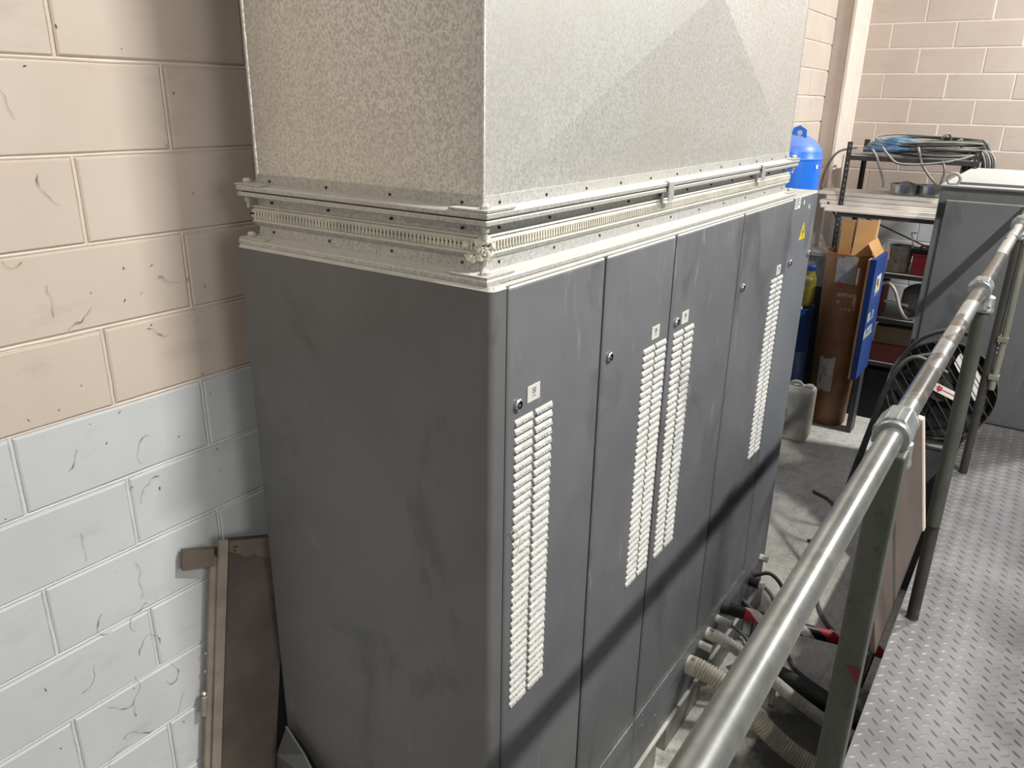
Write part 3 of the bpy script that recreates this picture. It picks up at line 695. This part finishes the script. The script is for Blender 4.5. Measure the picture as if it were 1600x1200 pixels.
dv = Vector((math.cos(math.radians(-52)), math.sin(math.radians(-52)))); pv = Vector((-dv.y, dv.x))
for k in range(-5, 6):
    o_ = k*.042; h = math.sqrt(max(RFN**2-o_**2, .001)); a = pv*o_-dv*h; b = pv*o_+dv*h
    obj('guard_wire', tb([fd(a.x, a.y, .02), fd((a.x+b.x)/2, (a.y+b.y)/2, .034), fd(b.x, b.y, .02)], .0026, 6), M['wire'], fan, True)
bm = bmesh.new(); tube(bm, [fd(0, 0, -.055), fd(0, 0, .005)], .06, 20); obj('motor_hub', bm, M['fanblack'], fan, True)
for k in range(5):
    t = 2*math.pi*k/5; bm = bmesh.new(); P_ = []
    for rr_, wd, tw in ((.06, .05, .02), (.13, .075, .014), (.19, .08, .008)):
        c = Vector((math.cos(t), math.sin(t)))*rr_; q = Vector((-math.sin(t), math.cos(t)))
        P_.append((fd(c.x-q.x*wd, c.y-q.y*wd, -.028-tw), fd(c.x+q.x*wd, c.y+q.y*wd, -.028+tw)))
    V = [[bm.verts.new(x) for x in r] for r in P_]
    for a, b in zip(V, V[1:]): bm.faces.new((a[0], a[1], b[1], b[0]))
    bmesh.ops.solidify(bm, geom=bm.faces[:], thickness=.004); obj('blade', bm, M['fanblack'], fan)
bm = bmesh.new()
L2 = [bm.verts.new(fd(.248*math.cos(2*math.pi*i/32), .248*math.sin(2*math.pi*i/32), -.06)) for i in range(32)]; bm.faces.new(L2)
bmesh.ops.solidify(bm, geom=bm.faces[:], thickness=.004); obj('back_plate', bm, M['fanblack'], fan)
def badge():
    u = Vector((.95, -.30)).normalized(); w = Vector((.30, .95)).normalized(); c = Vector((.02, -.005))
    def q(a, b, h): p_ = c+u*a+w*b; return fd(p_.x, p_.y, h)
    o = obj('badge', pr([q(-.055, -.021, .036), q(.075, -.021, .036), q(.075, .021, .036), q(-.055, .021, .036)], n_*.002), M['white'], fan, label='white maker badge with red emblem')
    g = bmesh.new()
    for a, b, s_ in ((-.034, .009, .006), (-.034, -.003, .006), (-.021, .008, .005), (-.021, -.004, .006), (-.0275, -.012, .005)):
        prism(g, [q(a-s_, b-s_, .0382), q(a+s_, b-s_, .0382), q(a+s_, b+s_, .0382), q(a-s_, b+s_, .0382)], n_*.001)
    prism(g, [q(-.014, -.002, .0382), q(.075, -.002, .0382), q(.075, .003, .0382), q(-.014, .003, .0382)], n_*.001)
    obj('emblem', g, M['red'], fan); g = bmesh.new(); prism(g, [q(-.048, .002, .0382), q(-.043, .002, .0382), q(-.043, .007, .0382), q(-.048, .007, .0382)], n_*.001); obj('dot', g, M['ink'], fan)
badge()
bm = bmesh.new(); prism(bm, [fd(.045, .205, .006), fd(.10, .185, .006), fd(.20, .06, .006), fd(.205, -.03, .006), fd(.155, -.02, .006), fd(.03, .15, .006)], n_*.004)
obj('rear_cover', bm, M['white'], fan, label='white plastic cover seen through the guard')
for yy in (-.715, -.48): obj('foot', pr([(3.12, yy, -1.31), (3.42, yy, -1.31), (3.30, yy, -1.12), (3.24, yy, -1.12)], (0, .02, 0)), M['fanblack'], fan)
# black cables hanging round the fan down to the floor
cl_ = [([(2.95, -.69, -.66), (2.97, -.58, -.66), (2.98, -.47, -.73), (2.98, -.40, -.86), (2.96, -.36, -1.05), (3.05, -.30, -1.4), (3.3, -.22, -1.8), (3.6, -.15, FLOOR+.012), (3.9, -.05, FLOOR+.012), (4.0, .1, FLOOR+.012)], 'black cable arching highest over the black fan down to the floor'),
       ([(2.93, -.62, -.86), (2.90, -.47, -.80), (2.86, -.39, -.92), (2.85, -.345, -1.15), (2.95, -.28, -1.55), (3.2, -.2, -2.0), (3.4, -.17, FLOOR+.012), (3.3, -.05, FLOOR+.012)], 'black cable hanging close along the left of the black fan'),
       ([(2.95, -.55, -.78), (2.93, -.43, -.84), (2.90, -.37, -1.0), (2.90, -.30, -1.4), (2.9, -.24, -1.85), (2.88, -.22, -2.12), (2.75, -.24, FLOOR+.012), (2.55, -.33, FLOOR+.012), (2.42, -.45, FLOOR+.012)], 'black cable dropping steeply beside the black fan and bending along floor')]
for pts, lab in cl_: tag(obj('black_cable', tb(spline(pts), .011, 10), M['cable'], smooth=True), lab, 'cable', 'black cables by the fan')

# ------------------------------------------------------------------ charcoal cabinet at the end of the walkway
bc = thing('charcoal_cabinet', 'tall charcoal steel cabinet with dusty top at the end of the walkway', 'electrical cabinet', (4.3, -.9, FLOOR))
obj('body', box(3.625, 5.05, -1.35, -.355, FLOOR, -.045, bev=.006), M['bigcab'], bc)
obj('door', box(3.60, 3.622, -1.35, -.395, DECK+.0, -.108, bev=.006), M['bigcab'], bc, True)
obj('roof_panel', box(3.60, 5.06, -1.36, -.35, -.045, -.032, bev=.003), M['bigcab'], bc)
obj('roof_lid', pr([(3.70, -.42, -.032), (4.95, -.40, -.032), (4.95, -1.3, -.032), (3.70, -1.3, -.032)], (0, 0, .014)), M['bigcab'], bc)
for z in (-.16, -.93): obj('hinge', box(3.598, 3.632, -.394, -.362, z-.035, z+.035, bev=.004), M['black'], bc)
ring_pts = [(3.66, -.405+.030*math.cos(t), -.004+.030*math.sin(t)) for t in [2*math.pi*i/20 for i in range(21)]]
obj('lifting_eye', tb(ring_pts, .008, 8), M['base'], bc, True); obj('eye_base', lt([(.02, 0), (.02, .008), (.012, .012)], (3.66, -.405, -.034), 14), M['base'], bc)
s_ = obj('sticker', pr([(3.6, -.752, -.888), (3.6, -.80, -.895), (3.6, -.808, -.80), (3.6, -.76, -.79)], (-.0012, 0, 0)), M['blueprint'], bc, label='small blue and white sticker')
g = bmesh.new()
for a, b, c, d in ((-.752, -.805, -.79, -.798), (-.76, -.803, -.885, -.893), (-.77, -.776, -.825, -.84), (-.782, -.788, -.828, -.842), (-.775, -.797, -.862, -.869)): bx(g, 3.5972, 3.5985, min(a, b), max(a, b), min(c, d), max(c, d))
obj('sticker_print', g, M['white'], bc)

# ------------------------------------------------------------------ blue tank, drum, containers by the back corner
tk = thing('blue_pressure_tank', 'bright blue domed pressure tank behind the duct and long cabinet', 'tank', (4.3, .665, FLOOR))
R_ = .215
prof = [(.05, FLOOR+.10)]+[(R_*math.sin(t), FLOOR+.24-.14*math.cos(t)) for t in [math.radians(q) for q in (30, 50, 70, 90)]]
prof += [(R_, .015), (R_+.003, .018), (R_+.003, .026), (R_, .03)]+[(R_*math.cos(t), .03+.155*math.sin(t)) for t in [math.radians(q) for q in (15, 30, 45, 60, 75, 88)]]
obj('shell', lt(prof, (4.3, .665, 0), 40), M['tankblue'], tk, True)
bm = bmesh.new(); lug = [(4.22, .565, .135), (4.22, .53, .235), (4.22, .60, .25), (4.22, .66, .18)]
bm = pr([(4.24, .655, .15), (4.24, .55, .13), (4.24, .555, .205), (4.24, .60, .232), (4.24, .64, .215)], (.012, 0, 0)); obj('lifting_lug', bm, M['tankblue'], tk)
obj('lug_hole', tb([(4.2385, .595, .185), (4.2535, .595, .185)], .017, 14), M['label'], tk)
for t in (40, 160, 280): x, y = 4.3+.15*math.cos(math.radians(t)), .665+.15*math.sin(math.radians(t)); obj('leg', box(x-.025, x+.025, y-.025, y+.025, FLOOR, FLOOR+.2), M['tankblue'], tk)
obj('rating_plate', pr([(4.225, .462, -.035), (4.245, .455, -.035), (4.245, .455, -.01), (4.225, .462, -.01)], (-.003, -.004, 0)), M['white'], tk)

bd = thing('blue_drum', 'dark blue steel drum behind the jerrycan and brown fibre drum', 'drum', (5.18, .735, FLOOR))
pf = [(.175, FLOOR), (.18, FLOOR+.01)]
for z in (-1.88, -1.53): pf += [(.178, z-.012), (.185, z), (.178, z+.012)]
pf += [(.178, -1.19), (.183, -1.185), (.183, -1.172), (.172, -1.172), (.170, -1.18), (.01, -1.18)]
obj('shell', lt(pf, (5.18, .735, 0), 32), M['drumblue'], bd, True)
obj('bung', lt([(.03, 0), (.03, .012), (.02, .016)], (5.1, .65, -1.18), 14), M['white'], bd)
oc = thing('olive_canister', 'olive yellow plastic canister with blue cap standing on the blue drum', 'canister', (5.18, .67, -1.172))
bm = box(5.10, 5.26, .575, .80, -1.172, -.92, bev=.03, seg=3); obj('body', bm, M['olive'], oc, True)
obj('neck', lt([(.045, -.92), (.035, -.885), (.035, -.87)], (5.18, .62, 0), 18), M['olive'], oc, True)
obj('cap', lt([(.04, -.875), (.042, -.87), (.042, -.842), (.036, -.836)], (5.18, .62, 0), 18), M['drumblue'], oc, True)
bt = thing('spray_bottle', 'small clear bottle with black cap beside the olive canister', 'bottle', (5.06, .66, -1.172))
obj('bottle', lt([(.022, -1.172), (.024, -1.16), (.024, -.93), (.012, -.88), (.012, -.86)], (5.055, .655, 0), 14), M['jerry'], bt, True)
obj('cap', lt([(.018, -.865), (.02, -.86), (.02, -.80), (.016, -.79)], (5.055, .655, 0), 14), M['black'], bt, True)

jc = thing('jerrycan', 'cloudy white plastic jerrycan on the floor at the cabinet corner', 'jerrycan', (4.95, .50, FLOOR))
bm = box(4.80, 5.015, .385, .615, FLOOR, -1.76, bev=.035, seg=4); obj('body', bm, M['jerry'], jc, True)
obj('handle', tb(spline([(4.91, .585, -1.775), (4.91, .56, -1.735), (4.91, .51, -1.73), (4.91, .48, -1.77)]), .016, 10), M['jerry'], jc, True)
obj('cap', lt([(.03, 0), (.032, .004), (.032, .03), (.026, .034)], (4.91, .43, -1.765), 16), M['white'], jc, True)
obj('print', pr([(4.7995, .55, -2.0), (4.7995, .575, -2.0), (4.7995, .575, -1.93), (4.7995, .55, -1.93)], (-.0008, 0, 0)), M['ink'], jc)

fd_ = thing('fibre_drum', 'tall brown fibreboard drum with torn tape and a paper sheet on it', 'drum', (5.47, .37, FLOOR))
FX, FY = 5.47, .385
obj('shell', lt([(.150, FLOOR), (.155, FLOOR+.01), (.17, -1.7), (.185, -1.2), (.197, -.75), (.199, -.742), (.190, -.742), (.186, -.80), (.02, -.80)], (FX, FY, 0), 36), M['fibre'], fd_, True)
def patch(a0, a1, z0, z1, name, mat, lift=.002, jag=.006):
    """thin curved sheet following the tapered drum wall (angles in degrees, 180 faces -X)"""
    bm = bmesh.new(); rows = []
    nz, na = 5, 7
    for i in range(nz+1):
        z = z0+(z1-z0)*i/nz; R = .150+(z-FLOOR)/(1.45)*.047; row = []
        for k in range(na+1):
            a = math.radians(a0+(a1-a0)*k/na); e = 1 if i in (0, nz) or k in (0, na) else 0
            row.append(bm.verts.new((FX+(R+lift)*math.cos(a), FY+(R+lift)*math.sin(a), z+e*random.uniform(-jag, jag))))
        rows.append(row)
    for a, b in zip(rows, rows[1:]):
        for k in range(na): bm.faces.new((a[k], a[k+1], b[k+1], b[k]))
    return obj(name, bm, mat, fd_, True)
patch(160, 205, -.98, -.76, 'torn_label', M['bag'], jag=.012); patch(207, 212, -.97, -.84, 'tape_strip', M['white'], .003); patch(168, 182, -.99, -.965, 'red_print', M['tape_red'], .003)
patch(170, 214, -1.075, -1.052, 'tape_strip', M['tapefilm']); patch(208, 216, -1.16, -1.075, 'tape_strip', M['tapefilm']); patch(184, 216, -1.185, -1.168, 'tape_strip', M['tapefilm']); patch(172, 180, -1.135, -1.11, 'tape_strip', M['tapefilm'])
patch(188, 194, -1.42, -1.35, 'tape_strip', M['tapefilm'], jag=.015); patch(190, 198, -1.53, -1.46, 'tape_strip', M['tapefilm'], jag=.015)
patch(150, 192, -1.89, -1.60, 'paper_sheet', M['paper'], .006, .012)['label'] = 'dirty white paper sheet'
for a0, z0, w in ((160, -1.70, 1.3), (163, -1.73, 1), (166, -1.755, .8)): patch(a0, a0+12*w, z0, z0+.011, 'print_line', M['ink'], .0085, .001)
patch(158, 162, -1.83, -1.75, 'print_line', M['ink'], .0085, .001)
# open carton flaps standing in the drum's mouth
ct = thing('open_carton', 'open tan cardboard carton with upright flaps standing in the fibre drum', 'carton', (5.5, .38, -.8))
a_, b_, c_ = (5.40, .505), (5.36, .375), (5.44, .245)
def sheet(p, q, z0, z1, name, mat, par, tilt=(0, 0)):
    d = Vector((q[1]-p[1], -(q[0]-p[0]), 0)).normalized()*.006
    return obj(name, pr([(p[0], p[1], z0), (q[0], q[1], z0), (q[0]+tilt[0], q[1]+tilt[1], z1), (p[0]+tilt[0], p[1]+tilt[1], z1)], d), mat, par)
sheet((5.45, .492), (5.40, .392), -.80, -.49, 'flap', M['card'], ct, (.03, .0)); sheet((5.398, .384), (5.44, .245), -.80, -.485, 'flap', M['card'], ct, (.03, -.01))
sheet((5.45, .492), (5.58, .50), -.80, -.52, 'flap', M['card_in'], ct, (.02, .01)); sheet((5.44, .245), (5.58, .25), -.80, -.49, 'flap', M['card_in'], ct, (.02, 0))
obj('packing_film', box(5.46, 5.57, .26, .36, -.62, -.50, bev=.02), M['bag'], ct)
# blue printed carton standing tall beside the drum
bcn = thing('blue_carton', 'tall blue printed carton with white lettering beside the fibre drum', 'carton', (5.55, .2, FLOOR))
YB = .125
bm = bmesh.new(); bx(bm, 5.03, 5.46, YB, YB+.045, -1.66, -.715, bev=.004)
obj('panel', bm, M['cartonblue'], bcn)
obj('rear_panel', box(5.03, 5.46, YB+.045, YB+.06, -1.66, -.72), M['card'], bcn)
obj('top_flap', pr([(5.12, YB+.03, -.715), (5.46, YB+.03, -.715), (5.50, YB+.10, -.62), (5.16, YB+.10, -.62)], (0, .006, 0)), M['card'], bcn)
obj('end_flap', pr([(5.462, YB, -.86), (5.462, YB+.05, -.86), (5.50, YB+.05, -.70), (5.50, YB, -.70)], (.006, 0, 0)), M['card_in'], bcn)
obj('label', box(5.16, 5.33, YB-.0015, YB, -1.02, -.86), M['cartonlabel'], bcn)
obj('label_mark', pr([(5.20, YB-.0016, -.97), (5.29, YB-.0016, -.96), (5.30, YB-.0016, -.90), (5.24, YB-.0016, -.93)], (0, -.0008, 0)), M['yellow'], bcn)
obj('label_mark', pr([(5.19, YB-.0016, -.93), (5.24, YB-.0016, -.945), (5.25, YB-.0016, -.89), (5.20, YB-.0016, -.885)], (0, -.0012, 0)), M['blueprint'], bcn)
obj('label_band', box(5.162, 5.328, YB-.0022, YB-.0014, -1.018, -.992), M['bluehose'], bcn)
def letters(x0, z0, w, h, glyphs, par):
    """blocky printed letters built from strokes on a 3x5 grid"""
    F = {'H': ('101', '101', '111', '101', '101'), 'O': ('111', '101', '101', '101', '111'), 'N': ('101', '111', '111', '111', '101'), 'L': ('100', '100', '100', '100', '111'), 'I': ('010', '010', '010', '010', '010'), 'Z': ('111', '001', '010', '100', '111'), 'E': ('111', '100', '110', '100', '111'), 'R': ('110', '101', '110', '101', '101'), '.': ('000', '000', '000', '000', '010')}
    g = bmesh.new(); cw = w/len(glyphs)
    for i, c in enumerate(glyphs):
        for r, row in enumerate(F[c]):
            for k, q in enumerate(row):
                if q == '1': bx(g, x0+i*cw+k*cw*.27, x0+i*cw+(k+1)*cw*.27, YB-.0012, YB-.0003, z0+h-(r+1)*h/5, z0+h-r*h/5)
    return obj('lettering', g, M['cartonlabel'], par, label='white printed lettering')
letters(5.06, -1.205, .23, .07, 'HOL.ZI', bcn); letters(5.03, -1.335, .31, .075, 'NIZEEL', bcn)
obj('carton_foot', box(5.27, 5.42, YB+.01, YB+.05, FLOOR, -1.66), M['darkbox'], bcn)

# ------------------------------------------------------------------ storage rack and what lies on it
rk = thing('storage_rack', 'dark slotted-angle storage rack against the beige back wall', 'rack', (6.0, .13, FLOOR))
XA, XB, YL, YR = 5.70, 6.36, .605, -.345
def angle_post(x, y, sx, sy, top):
    bm = bmesh.new(); bx(bm, x, x+.004*sx if sx > 0 else x, y, y+.04*sy) if False else None
    x1, y1 = x+sx*.038, y+sy*.038
    bx(bm, min(x, x+sx*.004), max(x, x+sx*.004), min(y, y1), max(y, y1), FLOOR, top); bx(bm, min(x, x1), max(x, x1), min(y, y+sy*.004), max(y, y+sy*.004), FLOOR, top)
    o = obj('post', bm, M['angle'], rk); g = bmesh.new(); z = top-.03
    while z > -1.2:
        yc = y+sy*.021; bx(g, x-sx*.0008-.0004, x-sx*.0008+.0004, yc-.005, yc+.005, z-.008, z+.008); z -= .045
    obj('slot', g, M['base'], o, kind='stuff'); return o
angle_post(XA, YL, 1, -1, .085); angle_post(XA, YR, 1, 1, .06); angle_post(XB, YL, -1, -1, .085); angle_post(XB, YR, -1, 1, .06)
for z, l in ((-.02, 1), (-.47, 1), (-.925, 1), (-1.30, 1), (-1.68, 1)):
    obj('shelf_beam', box(XA-.002, XA+.004, YR, YL, z-.035, z), M['angle'], rk); obj('shelf_beam', box(XB-.004, XB+.002, YR, YL, z-.035, z), M['angle'], rk)
    obj('shelf_board', box(XA+.004, XB-.004, YR+.005, YL-.005, z-.012, z-.001), M['angle'] if z > -.1 else M['darkbox'], rk)
obj('brace', tb([(XB-.02, YL-.03, -.55), (XB-.02, YR+.03, -.88)], .007, 6), M['angle'], rk); obj('brace', tb([(XA+.02, YL-.04, -.58), (XA+.02, YL+.09, -.40)], .008, 6), M['angle'], rk)
obj('side_shelf', box(5.75, 6.05, .61, .915, -.86, -.83), M['base'], rk)
tag(obj('grey_back_box', box(5.86, 6.05, .66, .90, -1.15, -.865, bev=.01), M['bag']), 'pale grey box under the small side shelf of the rack', 'box')
obj('side_shelf_leg', box(5.86, 6.05, .62, .91, FLOOR, -1.15), M['steel_dark'], rk)
# white boards on the second level
for i, (y0, y1, x0, x1, z0, t, lab) in enumerate(((-.14, .70, 5.66, 5.86, -.468, .022, 'lowest white board at the front of the rack stack'), (-.15, .78, 5.86, 6.08, -.468, .05, 'wide white board behind the lowest board in the stack'),
        (-.135, .74, 5.68, 5.90, -.444, .026, 'second white board of the stack, standing proud of the lowest'), (-.15, .76, 5.72, 5.98, -.416, .03, 'third white board of the stack with a dark seam beneath'),
        (-.16, .72, 5.76, 6.06, -.384, .034, 'fourth white board of the stack, below the topmost'), (-.155, .80, 5.80, 6.14, -.348, .03, 'topmost white board of the stack, carrying the steel pots'))):
    bm = box(x0, x1, y0, y1, z0, z0+t, bev=.003, seg=1)
    for v in bm.verts: v.co.z += (v.co.y-.3)*(-.012 if i % 2 else .012)*0; v.co.x += (v.co.y-.3)*random.choice((-1, 1))*0
    tag(obj('white_board', bm, M['board_white']), lab, 'board', 'white boards on the rack')
for y, x, lab in ((.165, 5.93, 'left steel pot on the white boards of the rack'), (-.04, 5.95, 'right steel pot on the white boards, half behind charcoal cabinet')):
    p = thing('steel_pot', lab, 'pot', (x, y, -.318), 'steel pots')
    obj('pot', lt([(.085, 0), (.10, .006), (.105, .02), (.105, .078), (.112, .082), (.112, .088), (.102, .088), (.099, .02), (.01, .018)], (x, y, -.318), 28), M['inox'], p, True)
cr = bmesh.new(); bmesh.ops.create_icosphere(cr, subdivisions=3, radius=1)
for v in cr.verts: v.co = Vector((5.93+v.co.x*.075, .145+v.co.y*.08, -.250+max(v.co.z, -.05)*.038))
jitter(cr, .02, 14); tag(obj('rag', cr, M['bag'], smooth=True), 'crumpled grey rag lying in the left steel pot', 'rag')
# coil of black cable and blue hose on the top shelf
coil = thing('cable_coil', 'large loose coil of grey-black cable on the top of the rack', 'cable coil', (6.0, .1, -.02))
for k in range(11):
    pts = []; R1, R2 = .40+random.uniform(-.04, .03), .25+random.uniform(-.03, .02); ph = random.uniform(0, 6.28); cy, cx = .03+random.uniform(-.05, .04), 6.0+random.uniform(-.03, .03)
    z0 = .012+k*.008; rr_ = random.uniform(.008, .011)
    for i in range(33):
        t = 2*math.pi*i/32; y = cy+R1*math.cos(t); sag = -max(0, abs(y-.13)-.46)*1.6 if y < -.3 else 0
        pts.append((cx+R2*math.sin(t), y, z0+.012*math.sin(2*t+ph)+.02*math.sin(t+ph)*(k > 6)+sag+(.02 if k > 5 else 0)))
    obj('cable_turn', tb(pts, rr_, 7), M['cable_grey'] if k % 3 else M['cable'], coil, True)
for pts in ([(5.75, .35, .05), (5.68, .28, -.01), (5.66, .2, -.06), (5.67, .05, -.06), (5.70, -.15, -.03), (5.76, -.3, .02)], [(5.9, .12, .06), (5.70, .08, .05), (5.675, .04, -.05), (5.67, -.03, -.14), (5.67, -.09, -.20)],
            [(5.74, .42, .03), (5.68, .37, -.02), (5.67, .33, -.10), (5.665, .285, -.2), (5.665, .28, -.25)], [(5.8, .55, .04), (5.76, .68, .0), (5.75, .75, -.12), (5.75, .775, -.25), (5.75, .77, -.31)],
            [(5.9, -.02, .07), (5.88, -.05, .14), (5.9, -.08, .165), (5.92, -.10, .13), (5.93, -.09, .07)], [(5.85, -.12, .08), (5.86, -.18, .125), (5.88, -.19, .06)], [(5.9, .28, .06), (5.89, .275, .10)],
            [(5.7, -.1, -.03), (5.67, -.13, -.1), (5.67, -.12, -.2)]): obj('loose_end', tb(spline(pts), .0095, 8), M['cable_grey'], coil, True)
for k in range(5):
    y0 = -.33-.015*k; obj('hanging_loop', tb(spline([(5.95, -.25, .05), (5.85, y0, .04), (5.80, y0-.05, -.06), (5.78, y0-.05+.012*k, -.2), (5.78, y0+.03, -.30+.01*k), (5.79, y0+.09, -.2), (5.80, y0+.10, -.06), (5.9, -.25, .03)]), .010, 8), M['cable'] if k % 2 else M['cable_grey'], coil, True)
bh = thing('blue_hose_coil', 'flat blue hose coil lying inside the cable coil on top of the rack', 'hose coil', (6.0, .2, -.02))
for k in range(6):
    pts = [(5.95+(.20-.014*k)*math.sin(2*math.pi*i/28), .25+(.26-.02*k)*math.cos(2*math.pi*i/28), .035+.012*k+.012*math.sin(2*math.pi*i/14+k)) for i in range(29)]
    obj('hose_turn', tb(pts, .016, 8), M['bluehose'], bh, True)
# boxes and clutter on the lower levels
bk = thing('grey_bucket', 'mottled grey bucket with pale handle on the middle rack shelf', 'bucket', (5.84, .09, -.925))
obj('body', lt([(.07, 0), (.075, .005), (.09, .2), (.094, .205), (.094, .215), (.084, .215), (.07, .02), (.01, .02)], (5.84, .085, -.925), 24), M['greyplastic'], bk, True)
obj('handle', tb(spline([(5.80, .0, -.72), (5.78, .02, -.63), (5.80, .03, -.60), (5.83, .0, -.60)]), .006, 8), M['white'], bk, True)
tb_ = thing('red_toolbox', 'red toolbox with black lid clutter on the middle rack shelf', 'toolbox', (5.85, -.10, -.925))
obj('body', box(5.76, 5.94, -.21, -.015, -.925, -.775, bev=.008), M['redbox'], tb_); obj('lid', box(5.755, 5.945, -.215, -.01, -.775, -.755, bev=.005), M['redbox'], tb_)
obj('tray', box(5.77, 5.93, -.19, .01, -.755, -.72, bev=.006), M['steel_dark'], tb_); obj('handle', tb(spline([(5.85, -.05, -.72), (5.85, -.06, -.70), (5.85, -.15, -.70), (5.85, -.16, -.72)]), .007, 8), M['redbox'], tb_, True)
g = bmesh.new()
for a in range(5): bx(g, 5.7585, 5.7602, -.05-.022*a, -.036-.022*a, -.86+.01*(a % 2), -.82+.012*(a % 3))
obj('scratches', g, M['tape_red'], tb_)
tag(obj('brown_carton', box(5.75, 6.0, .15, .33, -1.30, -1.02, bev=.004), M['darkred']), 'small dull brown carton on the fourth rack shelf', 'carton')
tag(obj('bent_hose', tb(spline([(5.735, .20, -1.05), (5.715, .13, -1.0), (5.70, .06, -1.06), (5.71, .0, -1.20), (5.75, -.06, -1.285), (5.85, -.12, -1.287)]), .013, 10), M['stub'], smooth=True), 'bent dirty hose on the fourth rack shelf', 'hose')
tag(obj('white_pipe', tb([(5.74, .13, -1.16), (5.76, -.05, -1.18)], .012, 12), M['white'], smooth=True), 'short white pipe sticking out on the fourth rack shelf', 'pipe')
cr = bmesh.new(); bmesh.ops.create_icosphere(cr, subdivisions=3, radius=1)
for v in cr.verts: v.co = Vector((5.98+v.co.x*.15, -.12+v.co.y*.16, -1.17+max(v.co.z, -.8)*.15))
jitter(cr, .05, 9); tag(obj('crumpled_bag', cr, M['bag']), 'crumpled grey plastic bag at the back of the fourth rack shelf', 'bag')
tag(obj('drab_carton', box(5.74, 6.02, -.24, .16, -1.525, -1.375, bev=.004), M['tanbox']), 'drab tan carton stacked on the dull red carton low in the rack', 'carton')
tag(obj('red_carton', box(5.73, 6.03, -.25, .165, -1.68, -1.526, bev=.004), M['darkred']), 'dull red carton on the lowest rack shelf', 'carton')
tag(obj('dark_crate', box(5.72, 6.2, -.3, .3, FLOOR, -1.75, bev=.01), M['gap']), 'black crate on the floor under the rack', 'crate')
cr = bmesh.new(); bmesh.ops.create_icosphere(cr, subdivisions=2, radius=1)
for v in cr.verts: v.co = Vector((5.82+v.co.x*.06, .10+v.co.y*.06, -1.345+max(v.co.z, -.8)*.04))
jitter(cr, .015, 20); tag(obj('rag', cr, M['bag'], smooth=True), 'small grey rag lying on the drab carton', 'rag')

# ------------------------------------------------------------------ things in the gap by the near wall
lp = thing('leaning_panel', 'dirty brown steel panel leaning in the gap between wall and cabinet', 'panel', (-.2, .86, FLOOR))
TL = Vector((-.105, .885, -.85)); U_ = Vector((.151, -.055, -.037)).normalized(); V_ = Vector((-.12, 0, -.74)).normalized(); N_ = U_.cross(V_).normalized()
if N_.y > 0: N_ = -N_
def lpq(a, b, h=0.): return TL+U_*a+V_*b+N_*h
H_ = 1.345
obj('sheet', pr([lpq(.02, .0), lpq(.20, .0), lpq(.20, H_), lpq(.02, H_)], -N_*.02), M['rustpanel'], lp)
obj('edge_channel', pr([lpq(-.004, -.005), lpq(.022, -.005), lpq(.022, H_), lpq(-.004, H_)], N_*.012), M['rustedge'], lp)
obj('edge_return', pr([lpq(-.022, .05), lpq(-.004, .05), lpq(-.004, H_), lpq(-.022, H_)], -N_*.018), M['rustedge'], lp)
tear = [(.022, 0), (.20, 0), (.20, .075), (.15, .066), (.12, .058), (.10, .048), (.085, .056), (.07, .052), (.055, .040), (.035, .036), (.022, .030)]
obj('torn_wrap', pr([lpq(a, b, .0005) for a, b in tear], N_*.003), M['tornwrap'], lp, label='torn brown wrap along the top')
obj('wrap_strip', pr([lpq(.026, 0, .0036), lpq(.08, 0, .0036), lpq(.075, .05, .0036), (lpq(.026, .03, .0036))], N_*.0015), M['tornwrap'], lp)
for a, b in ((.042, .020), (.049, .018), (.044, .031)): obj('stain_hole', tb([lpq(a, b, .005), lpq(a, b, .0062)], .0028, 8), M['gap'], lp)
obj('top_bracket', pr([lpq(-.105, .012), lpq(-.02, .012), lpq(-.02, .066), lpq(-.105, .070)], N_*.022), M['tornwrap'], lp, label='brown folded tab sticking out at the top')
for b in (.36, .42): obj('stud', tb([lpq(-.022, b, -.01), lpq(-.030, b, -.01)], .004, 8), M['rustedge'], lp)
h_ = obj('hinge_pin', tb([lpq(-.03, .50, 0), lpq(-.03, .56, 0)], .008, 10), M['rustedge'], lp, True); obj('hinge_knob', lt([(.004, -.006), (.009, 0), (.004, .006)], lpq(-.03, .485, 0), 10), M['chrome'], h_)
bs = thing('bent_sheet', 'small bent grey metal sheet leaning on the cabinet end panel', 'metal sheet', (-.03, .66, FLOOR))
bm = bmesh.new()
P_ = [(-.028, .770, -1.520), (-.060, .790, -1.62), (-.075, .80, -1.85), (-.08, .80, FLOOR), (-.09, .56, FLOOR), (-.085, .55, -1.90), (-.045, .60, -1.66), (-.030, .69, -1.585)]
V = [bm.verts.new(p) for p in P_]
for f in ((0, 1, 7), (1, 2, 5, 6), (1, 6, 7), (2, 3, 4, 5)): bm.faces.new([V[i] for i in f])
bmesh.ops.recalc_face_normals(bm, faces=bm.faces[:]); bmesh.ops.solidify(bm, geom=bm.faces[:], thickness=.003); obj('sheet', bm, M['darkbox'], bs)
obj('rim', tb([(-.030, .770, -1.518), (-.032, .69, -1.583), (-.047, .60, -1.658), (-.087, .55, -1.90)], .003, 6), M['darkbox'], bs, True)
tag(obj('floor_rod', tb([(-.34, .885, -1.62), (-.62, .80, FLOOR+.004)], .004, 8), M['rustedge']), 'thin pale rod slanting behind the leaning panel at the near wall', 'rod')
